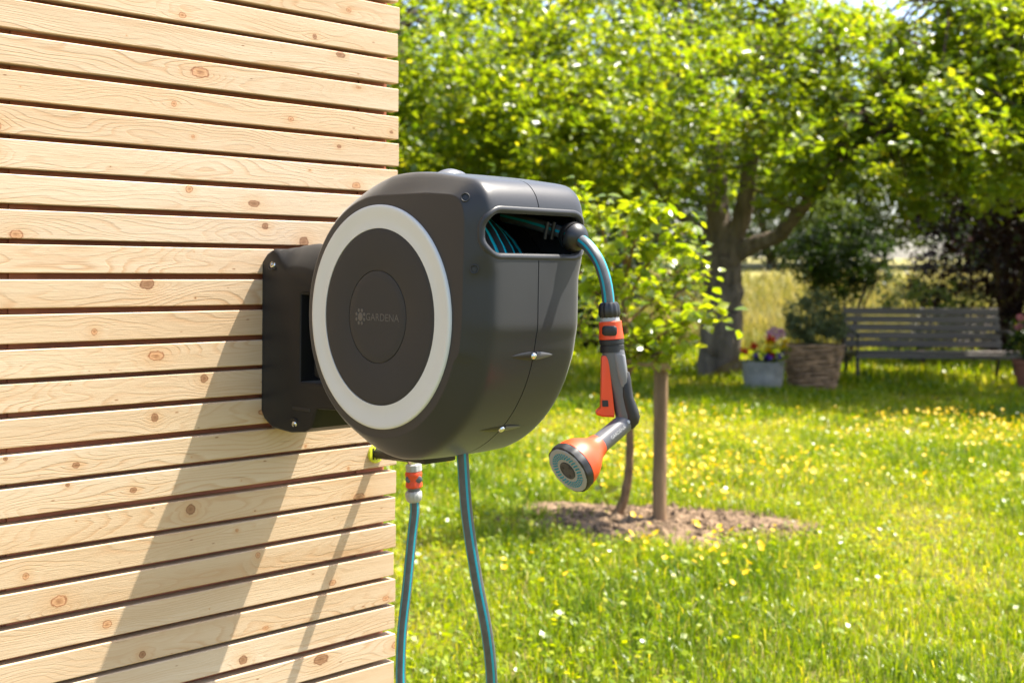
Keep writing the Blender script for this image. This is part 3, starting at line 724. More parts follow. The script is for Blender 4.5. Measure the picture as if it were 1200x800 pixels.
# ------------------------------------------------------------------ spray nozzle on the hose end
YN = 1.584; MPP = YN/F                                               # metres per pixel at the nozzle
nz = thing('spray_nozzle', 'orange and grey spray nozzle with round head hanging from the hose end', 'spray nozzle', P(735, 500, YN))
def cyl(name, p0, p1, prof_, mat, parent, seg=36, rib=0, ribd=0, sm=35):
    a_, b_ = P(*p0, YN), P(*p1, YN); L = (b_-a_).length
    return build(name, lathe([(h*L, r*MPP) for h, r in prof_], a_, b_-a_, seg, rib=rib, ribd=ribd), mat, parent, sm)
cyl('collar', (713.4, 354), (714.6, 372), [(0, 8.5), (.05, 10.5), (.25, 12.4), (.75, 13), (.95, 12), (1, 10.5)], 'anth2', nz, 48, rib=24, ribd=.0009)
cyl('neck_ring', (714.6, 371), (715, 377), [(0, 10.5), (.5, 11.3), (1, 11.3)], 'lgrey', nz)
col = cyl('orange_collar', (715, 376), (716.5, 397.5), [(0, 12), (.04, 13.4), (.5, 13.7), (.96, 14.8), (1, 13.4)], 'orange', nz, 48)
c_ = P(715.8, 387, YN); pv, pf = [], []
for i in range(17):
    x = -10+20*i/16; hh_ = 5.8*math.sqrt(max(.02, 1-max(0, (abs(x)-4.6)/5.6)**2)); ang = (x-3.0)/14.2
    for j, (rr, k_) in enumerate(((13.0, 1), (14.55, 1), (15.0, .86), (15.0, 0), (15.0, -.86), (14.55, -1), (13.0, -1))):
        q = rr if 0 < i < 16 else 13.4
        pv.append(c_+Vector((math.sin(ang)*q*MPP, -math.cos(ang)*q*MPP, hh_*k_*MPP)))
for i in range(16):
    for j in range(6): pf.append((i*7+j, i*7+j+1, i*7+j+8, i*7+j+7))
build('grip_pad', (pv, pf), 'black', col, 60)
cyl('black_collar', (716.5, 397), (717.6, 412), [(0, 13.5), (.06, 14.6), (.35, 14.7), (.38, 13.6), (.46, 13.6), (.5, 14.2), (1, 14.4)], 'black', nz, 40)
def oval_loft(rows, n=24, power=2.6):
    secs_ = []
    for px, py, hx, hy, dy in rows:
        c_ = P(px, py, YN); s_ = []
        for j in range(n):
            t = 2*math.pi*j/n; ct, st = math.cos(t), math.sin(t)
            ex = abs(ct)**(2/power)*math.copysign(1, ct); ey = abs(st)**(2/power)*math.copysign(1, st)
            s_.append(c_+Vector((ex*hx*MPP, ey*hy*MPP+dy*MPP, -ex*hx*MPP*0.12)))
        secs_.append(s_)
    return loft(secs_)
build('handle', oval_loft([(718, 408, 13.3, 13, 0), (718.6, 413, 14, 13.6, 0), (721.5, 430, 13.6, 13, 0), (724.5, 447, 12.8, 12.4, 0), (728, 462, 11.6, 12.2, 0), (731.5, 475, 12.6, 12.6, 0), (734, 485, 13.6, 13, 0), (734, 494, 12.5, 12.5, 0), (732, 501, 8, 9, 0)]), 'grey', nz, 50)
build('front_panel', oval_loft([(724.5, 414, 6.2, 6, -9.2), (725, 416, 7.2, 6, -9.4), (727.5, 434, 6.6, 6, -9.0), (729.5, 446, 5.4, 6, -8.4), (729, 452, 2.8, 5, -8)]), 'grey2', nz, 50)
build('rear_grip', oval_loft([(736, 436, 1.6, 9, 1), (734.5, 442, 4.6, 12.4, 0), (733, 450, 7, 14, 0), (734, 464, 8, 14.2, 0), (737.5, 476, 9.6, 14.6, 0), (740, 486, 9.8, 14.6, 0), (739.5, 494, 8.6, 13.4, 0), (737, 501, 5, 10, 0)]), 'black', nz, 50)
build('rear_lever', oval_loft([(744, 485, 2, 7, 0), (745.6, 488, 3.6, 8, 0), (745.2, 493, 3.6, 8, 0), (743, 497, 2, 6, 0)]), 'orange', nz, 50)
def plate(pts, y0, y1):                                              # outline in pixels, thick towards and away from the viewer
    lo = [P(x, y_, YN)+Vector((0, y0*MPP, 0)) for x, y_ in pts]; hi = [P(x, y_, YN)+Vector((0, y1*MPP, 0)) for x, y_ in pts]
    ce = sum(lo, Vector())/len(lo); cf_ = Vector((0, 2*MPP, 0))
    def ins(s, off_): c_ = sum(s, Vector())/len(s); return [c_+(p-c_)*.93+off_ for p in s]
    return loft([ins(lo, -cf_*.5), lo, hi, ins(hi, cf_*.5)])
tr = build('trigger', plate([(704.3, 418), (706, 416), (710.5, 416.2), (712.6, 419), (719.5, 483), (719, 487.5), (706, 487), (698.5, 484.8), (698, 482.5), (702.5, 478.5), (703.4, 473)], -10.5, 5), 'orange', nz, 25)
build('trigger_window', plate([(704.6, 467.6), (711.6, 467.6), (712.2, 475), (705, 475)], -11.6, -9), 'black', tr, 25)
el = P(735.5, 492, YN); hd = Vector((-.675, -.58, -.456)).normalized()
HS = 1.07
def head(name, prof_, mat, parent=nz, seg=44, rib=0, ribd=0, close=True, sm=35):
    return build(name, lathe([(h*HS, r) for h, r in prof_], el, hd, seg, close=close, rib=rib, ribd=ribd), mat, parent, sm)
nk = head('neck', [(-.004, .008), (0, .0125), (.02, .0128), (.05, .0132), (.0562, .0134), (.0566, .0125)], 'grey')
head('spray_cone', [(.0560, .0130), (.0575, .0148), (.063, .0156), (.069, .0180), (.075, .0222), (.081, .0262), (.087, .0296), (.094, .0320), (.1025, .0332), (.1030, .031)], 'orange')
head('grip_ring', [(.1028, .0312), (.1035, .0338), (.108, .0342), (.1125, .0335), (.1138, .0315)], 'black', seg=72, rib=24, ribd=.0008)
fc = head('spray_face', [(.1125, .0316), (.1140, .0310), (.1146, .0295), (.1142, .0262), (.1140, .0002)], 'facegrey', close=False)
_, s_, u_ = frame_of(hd)
dg_ = []
for rr, n_ in ((.0238, 34), (.0208, 30), (.0178, 26)):
    for k_ in range(n_):
        an = 2*math.pi*k_/n_+rr*300; c_ = el+(s_*math.cos(an)+u_*math.sin(an))*rr
        dg_.append(lathe([(.1135*HS, .00125), (.1150*HS, .0011), (.1153*HS, .0003)], c_, hd, 6, close=False))
tag(build('spray_jets', merge(*dg_), 'teal', fc, 60), kind='stuff')
head('centre_dial', [(.1140, .0125), (.1150, .0122), (.1152, .0112), (.1146, .0105), (.1146, .0002)], 'anth', fc, close=False)
for k_ in range(3):
    an = k_*2.094+.4; c_ = el+(s_*math.cos(an)+u_*math.sin(an))*.0075
    build('dial_slot', lathe([(.1145*HS, .0022), (.1149*HS, .0020), (.1149*HS, .0002)], c_, hd, 10, close=False), 'black', fc, 60)
# lettering along the neck
tg = text_geo('GARDENA', 0.0062, 0.0002)
side = (hd.cross(Vector((0, -1, 0)))).normalized()                   # across the neck as seen
outv = (side.cross(hd)).normalized()
if outv.y > 0: outv = -outv
tdir = -hd; tup = outv.cross(tdir).normalized()
cN = el+hd*.033+outv*.0131-tup*.002
build('lettering', ([cN+tdir*v.x+tup*v.y+outv*v.z for v in tg[0]], tg[1]), 'lgrey', nk, None)
c_ = el+hd*.010+outv*.0126
build('neck_button', lathe([(0, .0024), (.0012, .0022), (.0012, .0002)], c_, outv, 14, close=False), 'lgrey', nk, 50)

# ------------------------------------------------------------------ water outlet on the wall and the supply hose
tp = toW(P(484.5, 540, 2.0))
wo = thing('wall_outlet', 'lime green round wall outlet with dark slits below the reel, its pipe reaching out', 'water outlet', (tp.x, 0, 0.88), wall=True)
oz = 0.880
build('rosette', lathe([(.0, .0165), (.003, .0165), (.0045, .0150), (.0045, .0002)], (tp.x+.002, .0, oz), (0, 1, 0), 32, close=False), 'lime', wo, 40, wall=True)
for x in (-.006, .001, .008):
    build('slit', box_bm((tp.x+x-.0012, .0042, oz-.010), (tp.x+x+.0012, .0052, oz+.010)), 'black', wo, None, wall=True)
build('pipe', tube(spline([(tp.x+.002, .004, oz), (tp.x, .04, oz+.002), (tp.x, tp.y-.02, oz+.004), (tp.x, tp.y-.004, oz+.001), (tp.x, tp.y, oz-.018)], 5), .0085, 14)[:2], 'black', wo, 60, wall=True)
sh = thing('supply_hose', 'grey turquoise striped supply hose with an orange connector looping below the reel', 'hose', (tp.x, tp.y, 0), wall=True)
def vc(name, y0, y1, prof_, mat, parent, rib=0, ribd=0):
    ps, pe = P(484.5, y0, 2.0), P(485.3, y1, 2.0); L = (pe-ps).length
    return build(name, lathe([(h*L, r*2.0/F) for h, r in prof_], toW(ps), toW(pe)-toW(ps), 40, rib=rib, ribd=ribd), mat, parent, 35, wall=True)
vc('tap_thread', 534, 544, [(0, 6.5), (.5, 6.5), (.55, 7), (1, 7)], 'steel', sh)
vc('upper_nut', 543, 552.3, [(0, 8), (.15, 9.3), (.9, 9.5), (1, 8.5)], 'lgrey', sh, rib=20, ribd=.0006)
oc_ = vc('connector_body', 552, 571, [(0, 9), (.1, 10), (.3, 9.7), (.5, 8.8), (.7, 9.7), (.92, 10), (1, 8.6)], 'orange', sh)
for sx in (-1, 1):
    c0 = toW(P(485+sx*5.8, 561.5, 2.0-.0100)); vd = toW(P(485+sx*7.0, 561.5, 1.5))-c0
    build('grip_pad', lathe([(-.004, .0060), (.0006, .0060), (.0014, .005), (.0014, .0002)], c0, vd, 20, close=False), 'grey', oc_, 40, wall=True)
vc('lower_ring', 570.5, 576, [(0, 7.2), (1, 7.2)], 'grey', sh)
vc('lower_nut', 575, 588, [(0, 8.6), (.12, 9.8), (.5, 10), (.85, 8.6), (1, 6.5)], 'lgrey', sh, rib=24, ribd=.0006)
h1 = [P(485.5, 584, 2.0), P(486, 600, 2.0), P(483, 626, 1.998), P(477, 687, 1.99), P(471, 742, 1.985), P(469.5, 800, 1.98), P(473, 870, 1.96), P(492, 940, 1.92), P(524, 975, 1.86), P(556, 950, 1.80), P(573, 880, 1.75), P(576.3, 805, 1.72), P(571, 744, 1.70), P(559, 680, 1.69), P(547.5, 605, 1.685), P(542.5, 540, 1.685), P(541, 500, 1.69)]
build('hose_length', tube(spline([toW(p) for p in h1], 6), .0084, 16, uvoff=.03), 'hose', sh, 80, wall=True)

# ------------------------------------------------------------------ trees
def leaf_geo(C, size, rng, tilt=0.75, up=0.6):
    n = len(C); N = rng.normal(0, tilt, (n, 3)); N[:, 2] = np.abs(N[:, 2])+up; N /= np.linalg.norm(N, axis=1)[:, None]
    D = rng.normal(0, 1, (n, 3)); D[:, 2] -= 0.35; D -= N*(D*N).sum(1)[:, None]; D /= np.linalg.norm(D, axis=1)[:, None]
    S = np.cross(N, D); s = size[:, None]; fold = N*s*0.22
    V = np.stack([C-D*s, C+S*s*.56+fold-D*s*.1, C+D*s*1.05-N*s*.15, C-S*s*.56+fold-D*s*.1], 1).reshape(-1, 3)
    o = (np.arange(n)*4)[:, None]
    return V, np.concatenate([o+np.array([[0, 1, 2]]), o+np.array([[0, 2, 3]])], 0)
def clump_leaves(cl, per, rad, rng, flat=0.6):
    C = []; tone = []
    for c in cl:
        k_ = max(4, int(per*rng.uniform(.5, 1.5))); r = rad*rng.uniform(.6, 1.35)
        # leaves sit along a few short shoots in the clump
        m = 5; dirs = rng.normal(0, 1, (m, 3)); dirs[:, 2] *= flat; dirs /= np.linalg.norm(dirs, axis=1)[:, None]
        w = rng.integers(0, m, k_); t = rng.random(k_)**.7
        p = np.array(c)+dirs[w]*(t*r)[:, None]+rng.normal(0, r*.16, (k_, 3)); p[:, 2] -= .12*r*t*t
        C.append(p); tone.append(np.full(k_, rng.normal(0, .1)))
    return np.concatenate(C), np.concatenate(tone)
def ell_points(c, r, n, rng, zmin=None, shell=.8):
    out = []
    while len(out) < n:
        v = rng.normal(0, 1, 3); v /= np.linalg.norm(v); q = rng.uniform(shell, 1.06) if rng.random() < .86 else rng.uniform(.35, shell)
        lump = 1+.13*math.sin(5*v[0]+3*v[2]+c[0])+.10*math.sin(7*v[1]-4*v[2])+.08*math.sin(11*v[0]+9*v[1])
        p = np.array(c)+v*np.array(r)*q*lump
        if zmin is None or p[2] > zmin+.15*math.sin(3*p[0])*math.sin(2.3*p[1]): out.append(p)
    return out
def tree(name, label, base, limbs, crowns, mats=('bark', 'leaf'), per=55, rad=.38, lsize=.034, seed=1, trunk_r=.2, group=None, cat='tree', twigs=True, keep=None):
    rng = np.random.default_rng(seed); base = Vector(base)
    t = thing(name, label, cat, base, group=group)
    gs = []; nodes = []
    for i, (pts, r0, r1) in enumerate(limbs):
        pp = spline(pts, 6); n = len(pp); rr = [r0+(r1-r0)*(k_/(n-1))**.8 for k_ in range(n)]
        if i == 0: rr[0] *= 1.35; rr[1] *= 1.15
        pp = [p+Vector((rng.normal(0, 1), rng.normal(0, 1), 0))*rr[k_]*.08 for k_, p in enumerate(pp)]
        gs.append(tube(pp, rr, 14 if r0 > .1 else 8, jit=.10)); 
        if i: nodes += [p for p in pp[2:]]
    build('trunk', merge(*gs)[:2], mats[0], t, 60)
    cl = []
    for c, r, n_, zmin in crowns: cl += ell_points(c, r, n_, rng, zmin=zmin)
    if keep: cl = [c for c in cl if keep(c)]
    if twigs and nodes:
        NA = np.array([tuple(p) for p in nodes]); tw = []
        for c in cl:
            d = np.linalg.norm(NA-c, axis=1)
            if d.min() > 1.15 or rng.random() < .2: continue
            q = NA[int(np.argmin(d))]; c_ = np.array(c)
            mid = (q+c_)/2+rng.normal(0, .06, 3)+np.array([0, 0, .12*np.linalg.norm(c_-q)])
            L = float(np.linalg.norm(c_-q)); tw.append(tube(spline([q, mid, c_], 3), [.012+.010*L, .011+.008*L, .010+.006*L, .009+.004*L, .007, .005, .004], 5, cap=False)[:2])
        tag(build('twigs', merge(*tw), 'twig', t, 60), kind='stuff')
    C, tone = clump_leaves(cl, per, rad, rng)
    V, Fc = leaf_geo(C, lsize*rng.uniform(.65, 1.3, len(C)), rng)
    np_mesh('crown', V, Fc, mats[1], t, rnd=np.repeat(np.clip(.48+tone+rng.normal(0, .2, len(C)), 0, 1), 4))
    return t
def pt(px, py, Y): return P(px, py, Y)
B = G(843, 441); TY = B.y
limbs = [([B+Vector((0, 0, -.05)), pt(845, 400, TY), pt(846, 350, TY), pt(848, 310, TY), pt(850, 285, TY)], .245, .215),
         ([pt(848, 300, TY), pt(843, 255, TY), pt(838, 200, TY+.1), pt(828, 130, TY+.3), pt(812, 60, TY+.5), pt(800, -40, TY+.6)], .17, .05),
         ([pt(850, 300, TY), pt(866, 262, TY-.1), pt(876, 215, TY-.2), pt(884, 150, TY-.4), pt(905, 70, TY-.6), pt(930, -30, TY-.8)], .14, .04),
         ([pt(852, 305, TY), pt(880, 288, TY-.2), pt(912, 276, TY-.5), pt(935, 250, TY-.9), pt(975, 205, TY-1.3), pt(1040, 150, TY-1.8), pt(1110, 110, TY-2.2)], .12, .03),
         ([pt(844, 290, TY), pt(815, 268, TY+.1), pt(790, 245, TY+.2), pt(760, 205, TY+.1), pt(715, 165, TY-.2), pt(650, 130, TY-.4)], .09, .025),
         ([pt(838, 190, TY+.1), pt(870, 120, TY+1), pt(900, 40, TY+1.8)], .07, .02),
         ([pt(905, 70, TY-.6), pt(970, 60, TY-1), pt(1050, 40, TY-1.2)], .05, .02)]
tree('apple_tree', 'old apple tree with thick forked trunk behind the flower pots', B, limbs,
     [((2.5, TY-.2, 2.35), (4.0, 2.7, 2.25), 450, 2.3), ((4.2, TY-1.7, 2.25), (1.8, 1.2, .95), 150, 1.85), ((.6, TY-1.0, 2.3), (1.9, 1.5, 1.2), 120, 2.05), ((2.4, TY+.4, 3.6), (3.4, 1.4, .8), 110, 2.6)], per=50, seed=3, lsize=.049, rad=.34)
B2 = Vector((-1.6, 15.0, 0))
limbs2 = [([B2, B2+Vector((.05, 0, .8)), B2+Vector((0, 0, 1.6))], .16, .13), ([B2+Vector((0, 0, 1.5)), B2+Vector((-.7, -.4, 2.5)), B2+Vector((-1.5, -1, 3.6))], .09, .03),
          ([B2+Vector((0, 0, 1.5)), B2+Vector((.8, -.6, 2.3)), B2+Vector((1.9, -1.2, 3.3))], .09, .03), ([B2+Vector((0, 0, 1.5)), B2+Vector((.1, .1, 2.8)), B2+Vector((.2, .1, 4.4))], .09, .03)]
tree('fruit_tree', 'leafy fruit tree above the reel, left of the thick forked trunk', B2, limbs2,
     [((-1.2, 14.0, 1.9), (3.1, 2.9, 2.6), 470, 1.85), ((-.3, 12.3, 1.95), (2.0, 1.4, 1.3), 140, 1.85)], per=50, seed=5, lsize=.049, rad=.34)
B3 = Vector((8.3, 13.0, 0))
limbs3 = [([B3, B3+Vector((-.1, 0, 1)), B3+Vector((-.2, -.1, 2))], .2, .15), ([B3+Vector((-.2, -.1, 1.9)), B3+Vector((-1.2, -.6, 2.9)), B3+Vector((-2.6, -1, 3.6)), B3+Vector((-4, -1.2, 3.9))], .11, .02),
          ([B3+Vector((-.2, -.1, 1.9)), B3+Vector((-.8, -1, 3)), B3+Vector((-1.8, -2, 4.2))], .1, .03), ([B3+Vector((-.2, -.1, 1.9)), B3+Vector((0, .2, 3.4)), B3+Vector((.2, .3, 5))], .1, .03)]
tree('plum_tree', 'sunlit tree whose bright leafy branches hang in from the right edge', B3, limbs3,
     [((6.6, 12.2, 2.4), (3.0, 2.2, 2.1), 330, 2.3), ((4.5, 12.3, 3.8), (1.3, .8, .6), 75, 3.0), ((5.3, 11.0, 2.3), (1.6, 1.0, 1.0), 130, 2.0)], per=50, seed=8, lsize=.049, rad=.34)

# shrubs and copper tree
def shrub(name, label, base, crowns, mat, per=60, rad=.3, lsize=.03, seed=1, cat='shrub', group=None, stems=6, h=1.0, sr=.02):
    rng = np.random.default_rng(seed); b = Vector(base)
    limbs_ = []
    for k_ in range(stems):
        an = rng.uniform(0, 6.28); s_ = rng.uniform(.1, .45)*h
        limbs_.append(([b+Vector((.05*math.cos(an), .05*math.sin(an), -.02)), b+Vector((s_*.3*math.cos(an), s_*.3*math.sin(an), h*.45)), b+Vector((s_*math.cos(an), s_*math.sin(an), h*.95))], sr, sr*.35))
    return tree(name, label, base, limbs_, crowns, ('twig', mat), per, rad, lsize, seed, cat=cat, group=group, twigs=False)
shrub('copper_tree', 'dark copper leaved tree behind the right end of the bench', (6.7, 16.2, 0), [((6.9, 16.0, 2.0), (1.35, 1.2, 1.9), 330, .15), ((8.6, 16.4, 2.4), (1.6, 1.2, 2.2), 300, .1)], 'copper', 70, .4, .045, 21, 'tree', stems=7, h=3, sr=.05)
g = G(1000, 414); 
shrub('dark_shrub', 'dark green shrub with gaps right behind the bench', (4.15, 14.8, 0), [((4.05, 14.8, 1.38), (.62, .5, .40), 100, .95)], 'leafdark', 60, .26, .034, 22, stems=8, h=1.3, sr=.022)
shrub('loose_shrub', 'loose olive green shrub behind the middle of the bench', (5.25, 15.3, 0), [((5.3, 15.3, .62), (.65, .4, .42), 34, .15)], 'leaffar', 50, .24, .034, 23, stems=7, h=.9, sr=.015)
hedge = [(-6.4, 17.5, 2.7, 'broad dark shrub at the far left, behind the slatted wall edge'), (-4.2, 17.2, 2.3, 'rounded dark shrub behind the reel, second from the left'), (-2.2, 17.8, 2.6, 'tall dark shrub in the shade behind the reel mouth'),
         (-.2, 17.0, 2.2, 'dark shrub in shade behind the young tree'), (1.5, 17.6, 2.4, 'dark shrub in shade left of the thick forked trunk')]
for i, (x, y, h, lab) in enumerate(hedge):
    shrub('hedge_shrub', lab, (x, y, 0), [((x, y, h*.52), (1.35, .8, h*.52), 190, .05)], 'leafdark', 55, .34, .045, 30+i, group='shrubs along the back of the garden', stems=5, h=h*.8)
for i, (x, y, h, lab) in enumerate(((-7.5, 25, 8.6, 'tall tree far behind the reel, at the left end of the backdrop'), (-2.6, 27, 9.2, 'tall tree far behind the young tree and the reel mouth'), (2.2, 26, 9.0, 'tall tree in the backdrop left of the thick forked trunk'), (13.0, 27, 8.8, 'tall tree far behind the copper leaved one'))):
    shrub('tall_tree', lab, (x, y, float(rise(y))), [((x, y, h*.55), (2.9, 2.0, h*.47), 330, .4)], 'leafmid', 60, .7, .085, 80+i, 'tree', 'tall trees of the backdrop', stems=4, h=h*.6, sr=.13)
# far trees at the meadow's end
proto = None
for i, (x, y, s) in enumerate([(-16, 52, 1.2), (-9, 49, 1.0), (-3, 54, 1.25), (4, 50, 1.0), (10.2, 47, .85), (14.5, 52, 1.1), (19.0, 48, .9), (24, 53, 1.2), (30, 50, 1.1)]):
    if proto is None:
        proto = shrub('far_tree', 'soft green tree at the far end of the meadow', (0, 0, 0), [((0, 0, 3.6), (3.6, 2.6, 3.3), 330, .3)], 'leaffar', 42, .8, .13, 50, 'tree', 'trees at the far end of the meadow', stems=3, h=4, sr=.16)
        o = proto
    else:
        o = proto.copy(); COL.objects.link(o)
        for ch in proto.children:
            c = ch.copy(); COL.objects.link(c); c.parent = o
    o.location = (x, y, float(min(rise(y), 2.6))); o.scale = (s, s, s*R.uniform(.85, 1.1)); o.rotation_euler = (0, 0, i*1.3)

# ------------------------------------------------------------------ young tree and its stake
SB = G(719, 612); SY = SB.y
sap = thing('young_tree', 'young fruit tree with large bright leaves beside its wooden stake', 'young tree', SB)
def sp(px, py, dy=0): return P(px, py, SY+dy)
stem = [sp(716, 616), sp(722, 604), sp(731, 585), sp(737, 550), sp(738, 505), sp(736, 455), sp(733, 400), sp(731, 345), sp(733, 300), sp(730, 262)]
pp = spline(stem, 5); n = len(pp)
rr = [.030-.018*(k_/(n-1))**.6 for k_ in range(n)]; rr[0] = .042; rr[1] = .036
gs = [tube(pp, rr, 10, jit=.1)]
brs = [[(734, 410), (760, 372), (800, 340), (832, 318)], [(735, 425), (772, 395), (812, 372), (846, 365)], [(733, 400), (712, 372), (690, 345), (680, 318)], [(732, 360), (752, 320), (775, 290), (800, 262)],
       [(732, 345), (716, 305), (706, 270), (700, 240)], [(732, 330), (742, 290), (748, 262), (752, 240)], [(734, 415), (712, 398), (690, 392), (676, 400)], [(733, 380), (765, 350), (790, 322), (818, 300)], [(736, 440), (752, 415), (772, 405), (790, 410)], [(733, 390), (722, 350), (712, 330), (690, 300)]]
rng = np.random.default_rng(77); lp = []
for i, b in enumerate(brs):
    dy = rng.uniform(-.38, .38); q = [sp(x, y, dy*k_/3) for k_, (x, y) in enumerate(b)]; s_ = spline(q, 6)
    gs.append(tube(s_, [.009-.0065*k_/(len(s_)-1) for k_ in range(len(s_))], 6))
    for k_ in range(3, len(s_)):
        for _ in range(6 if k_ > len(s_)-5 else 4): lp.append(s_[k_]+Vector(rng.normal(0, .045, 3)))
    # side shoots
    for _ in range(4):
        st = s_[int(rng.integers(5, len(s_)-1))]; dv = Vector((rng.normal(0, .09), rng.normal(0, .1), abs(rng.normal(.07, .06)))); e = st+dv
        gs.append(tube(spline([st, st+dv*.5+Vector((0, 0, -.012)), e], 3), [.004, .0038, .0035, .003, .0026, .0022, .002], 5))
        for t_ in (.3, .5, .65, .8, .9, 1.0): lp += [st+dv*t_+Vector(rng.normal(0, .022, 3)) for _ in range(2)]
for k_ in range(n-10, n):
    lp += [pp[k_]+Vector(rng.normal(0, .05, 3)) for _ in range(4)]
sh_pts = spline([sp(721, 606), sp(711, 588), sp(702, 566), sp(697, 540)], 4)
gs.append(tube(sh_pts, [.004-.0002*k_ for k_ in range(len(sh_pts))], 5))
low_lp = [p+Vector(rng.normal(0, .028, 3)) for p in sh_pts[4:] for _ in range(2)]
build('trunk', merge(*gs)[:2], 'bark2', sap, 60)
def big_leaf(width):
    rows = [(0, 0), (.18, .62), (.42, 1.0), (.68, .78), (.88, .34), (1.0, 0)]
    vs, fs = [], []
    for t_, w_ in rows:
        zc = -.16*t_*t_; e = .20*w_*width
        if w_ == 0: vs.append((t_, 0, zc))
        else: vs += [(t_, -w_*width, zc+e), (t_, 0, zc), (t_, w_*width, zc+e)]
    vs = [(-.18, 0, .03)]+vs
    fs = [(1, 2, 3), (1, 3, 4)]
    for i in range(3):
        a = 2+3*i; fs += [(a, a+3, a+4, a+1), (a+1, a+4, a+5, a+2)]
    fs += [(11, 14, 12), (12, 14, 13), (0, 1, 2)]
    return vs, fs
LM = []
for i in range(10):
    vs, fs = big_leaf(.30+.05*(i % 3)); me = bpy.data.meshes.new('leaf'); me.from_pydata(vs, [], fs)
    at = me.attributes.new('rnd', 'FLOAT', 'POINT'); at.data.foreach_set('value', np.full(len(vs), i/9, np.float32)); finish(me, 'leafyoung', 60); LM.append(me)
crown = link('crown', None, sap)
R.shuffle(lp)
lp.sort(key=lambda p: p.y+R.uniform(-.1, .1))
def leaf_rot():
    az = R.uniform(0, 6.283); return (R.gauss(0, .55), R.gauss(.12, .5), az)
lp = low_lp+[sp(775, 404, .05)+Vector(rng.normal(0, .05, 3)) for _ in range(22)]+lp
for p in lp[:300]:
    o = link('leaf', LM[R.randrange(10)], crown); o.location = p-SB; s_ = R.uniform(.044, .084)
    o.scale = (s_, s_, s_); o.rotation_euler = leaf_rot()
vs_, fs_, rd = [], [], []
from mathutils import Euler
for p in lp[300:]:
    i = R.randrange(10); mt = Matrix.Translation(p) @ Euler(leaf_rot()).to_matrix().to_4x4() @ Matrix.Scale(R.uniform(.036, .072), 4); o0 = len(vs_)
    lv, lf = big_leaf(.33); vs_ += [mt @ Vector(v) for v in lv]
    for f in lf:
        fs_.append((o0+f[0], o0+f[1], o0+f[2]))
        if len(f) == 4: fs_.append((o0+f[0], o0+f[2], o0+f[3]))
    rd += [i/9]*len(lv)
tag(np_mesh('inner_leaves', np.array([tuple(v) for v in vs_]), np.array(fs_), 'leafyoung', crown, rnd=rd), kind='stuff')
print('sapling leaves', len(lp))
KB = G(773, 616); KY = KB.y
sk = thing('wooden_stake', 'round wooden stake standing in the bare soil right of the young tree', 'stake', KB)
ks = spline([P(773, 622, KY), P(773, 560, KY), P(774, 480, KY), P(775, 412, KY)], 5)
build('post', tube(ks, [.033-.001*math.sin(k_) for k_ in range(len(ks))], 16, jit=.05)[:2], 'stake', sk, 50)
tp_ = P(775, 424, KY)
for k_ in range(5):
    c_ = tp_+Vector((0, 0, -.028+.014*k_)); ring_ = [c_+Vector((.038*math.cos(a)*(1+.05*k_), .038*math.sin(a), .004*math.sin(2*a+k_))) for a in np.linspace(0, 2*math.pi, 22)]
    build('tie_band', tube(ring_, .0085, 6, cap=False)[:2], 'jute', sk, 60)
st_ = P(736, 421, SY)
build('tie_strap', tube(spline([tp_+Vector((-.03, -.02, 0)), (tp_+st_)/2+Vector((0, 0, -.02)), st_+Vector((0, -.012, 0))], 5), .010, 6)[:2], 'jute', sk, 60)

# ------------------------------------------------------------------ bench
BL = G(1000, 449); BY = BL.y
bx0, bx1 = P(1001, 449, BY).x, P(1194, 449, BY).x
bn = thing('park_bench', 'weathered dark grey slatted bench on iron legs, standing on the lawn', 'bench', ((bx0+bx1)/2, BY, 0))
def bz(y): return P(1095, y, BY).z
BW = bx1-bx0; bxm = (bx0+bx1)/2
for k_ in range(5):
    zt = bz(362.5+9.6*k_); yb = BY+.50-.024*k_
    build('back_slat', box_bm((bx0, yb-.014, zt-.079), (bx1-.03, yb+.014, zt), .005), 'benchwood', bn, 40)
for k_ in range(4):
    y_ = BY+.03+.105*k_; zz_ = bz(411)-.012*k_
    build('seat_slat', box_bm((bx0+.01, y_-.045, zz_-.032), (bx1+.02, y_+.045, zz_), .005), 'benchwood', bn, 40)
build('front_rail', box_bm((bx0+.01, BY-.028, bz(411)-.085), (bx1+.02, BY-.004, bz(411)-.035), .004), 'benchwood', bn, 40)
for x in (bx0+.03, bx1-.05):
    e_ = build('end_frame', merge(tube(spline([(x, BY+.40, bz(411)-.05), (x, BY+.47, bz(400)), (x, BY+.53, bz(362))], 4), .02, 8)[:2], tube([(x, BY, bz(411)-.055), (x, BY+.42, bz(411)-.065)], .018, 8)[:2],
               tube(spline([(x, BY-.02, bz(411)+.16), (x, BY+.18, bz(411)+.2), (x, BY+.46, bz(411)+.18)], 4), .018, 8)[:2], tube([(x, BY-.02, bz(411)-.05), (x, BY-.02, bz(411)+.16)], .014, 8)[:2]), 'iron', bn, 50)
    build('leg', tube(spline([(x, BY, bz(411)-.05), (x, BY-.012, .18), (x, BY-.035, 0)], 4), .021, 8)[:2], 'iron', bn, 50)
    build('leg', tube(spline([(x, BY+.40, bz(411)-.06), (x, BY+.43, .18), (x, BY+.50, 0)], 4), .021, 8)[:2], 'iron', bn, 50)

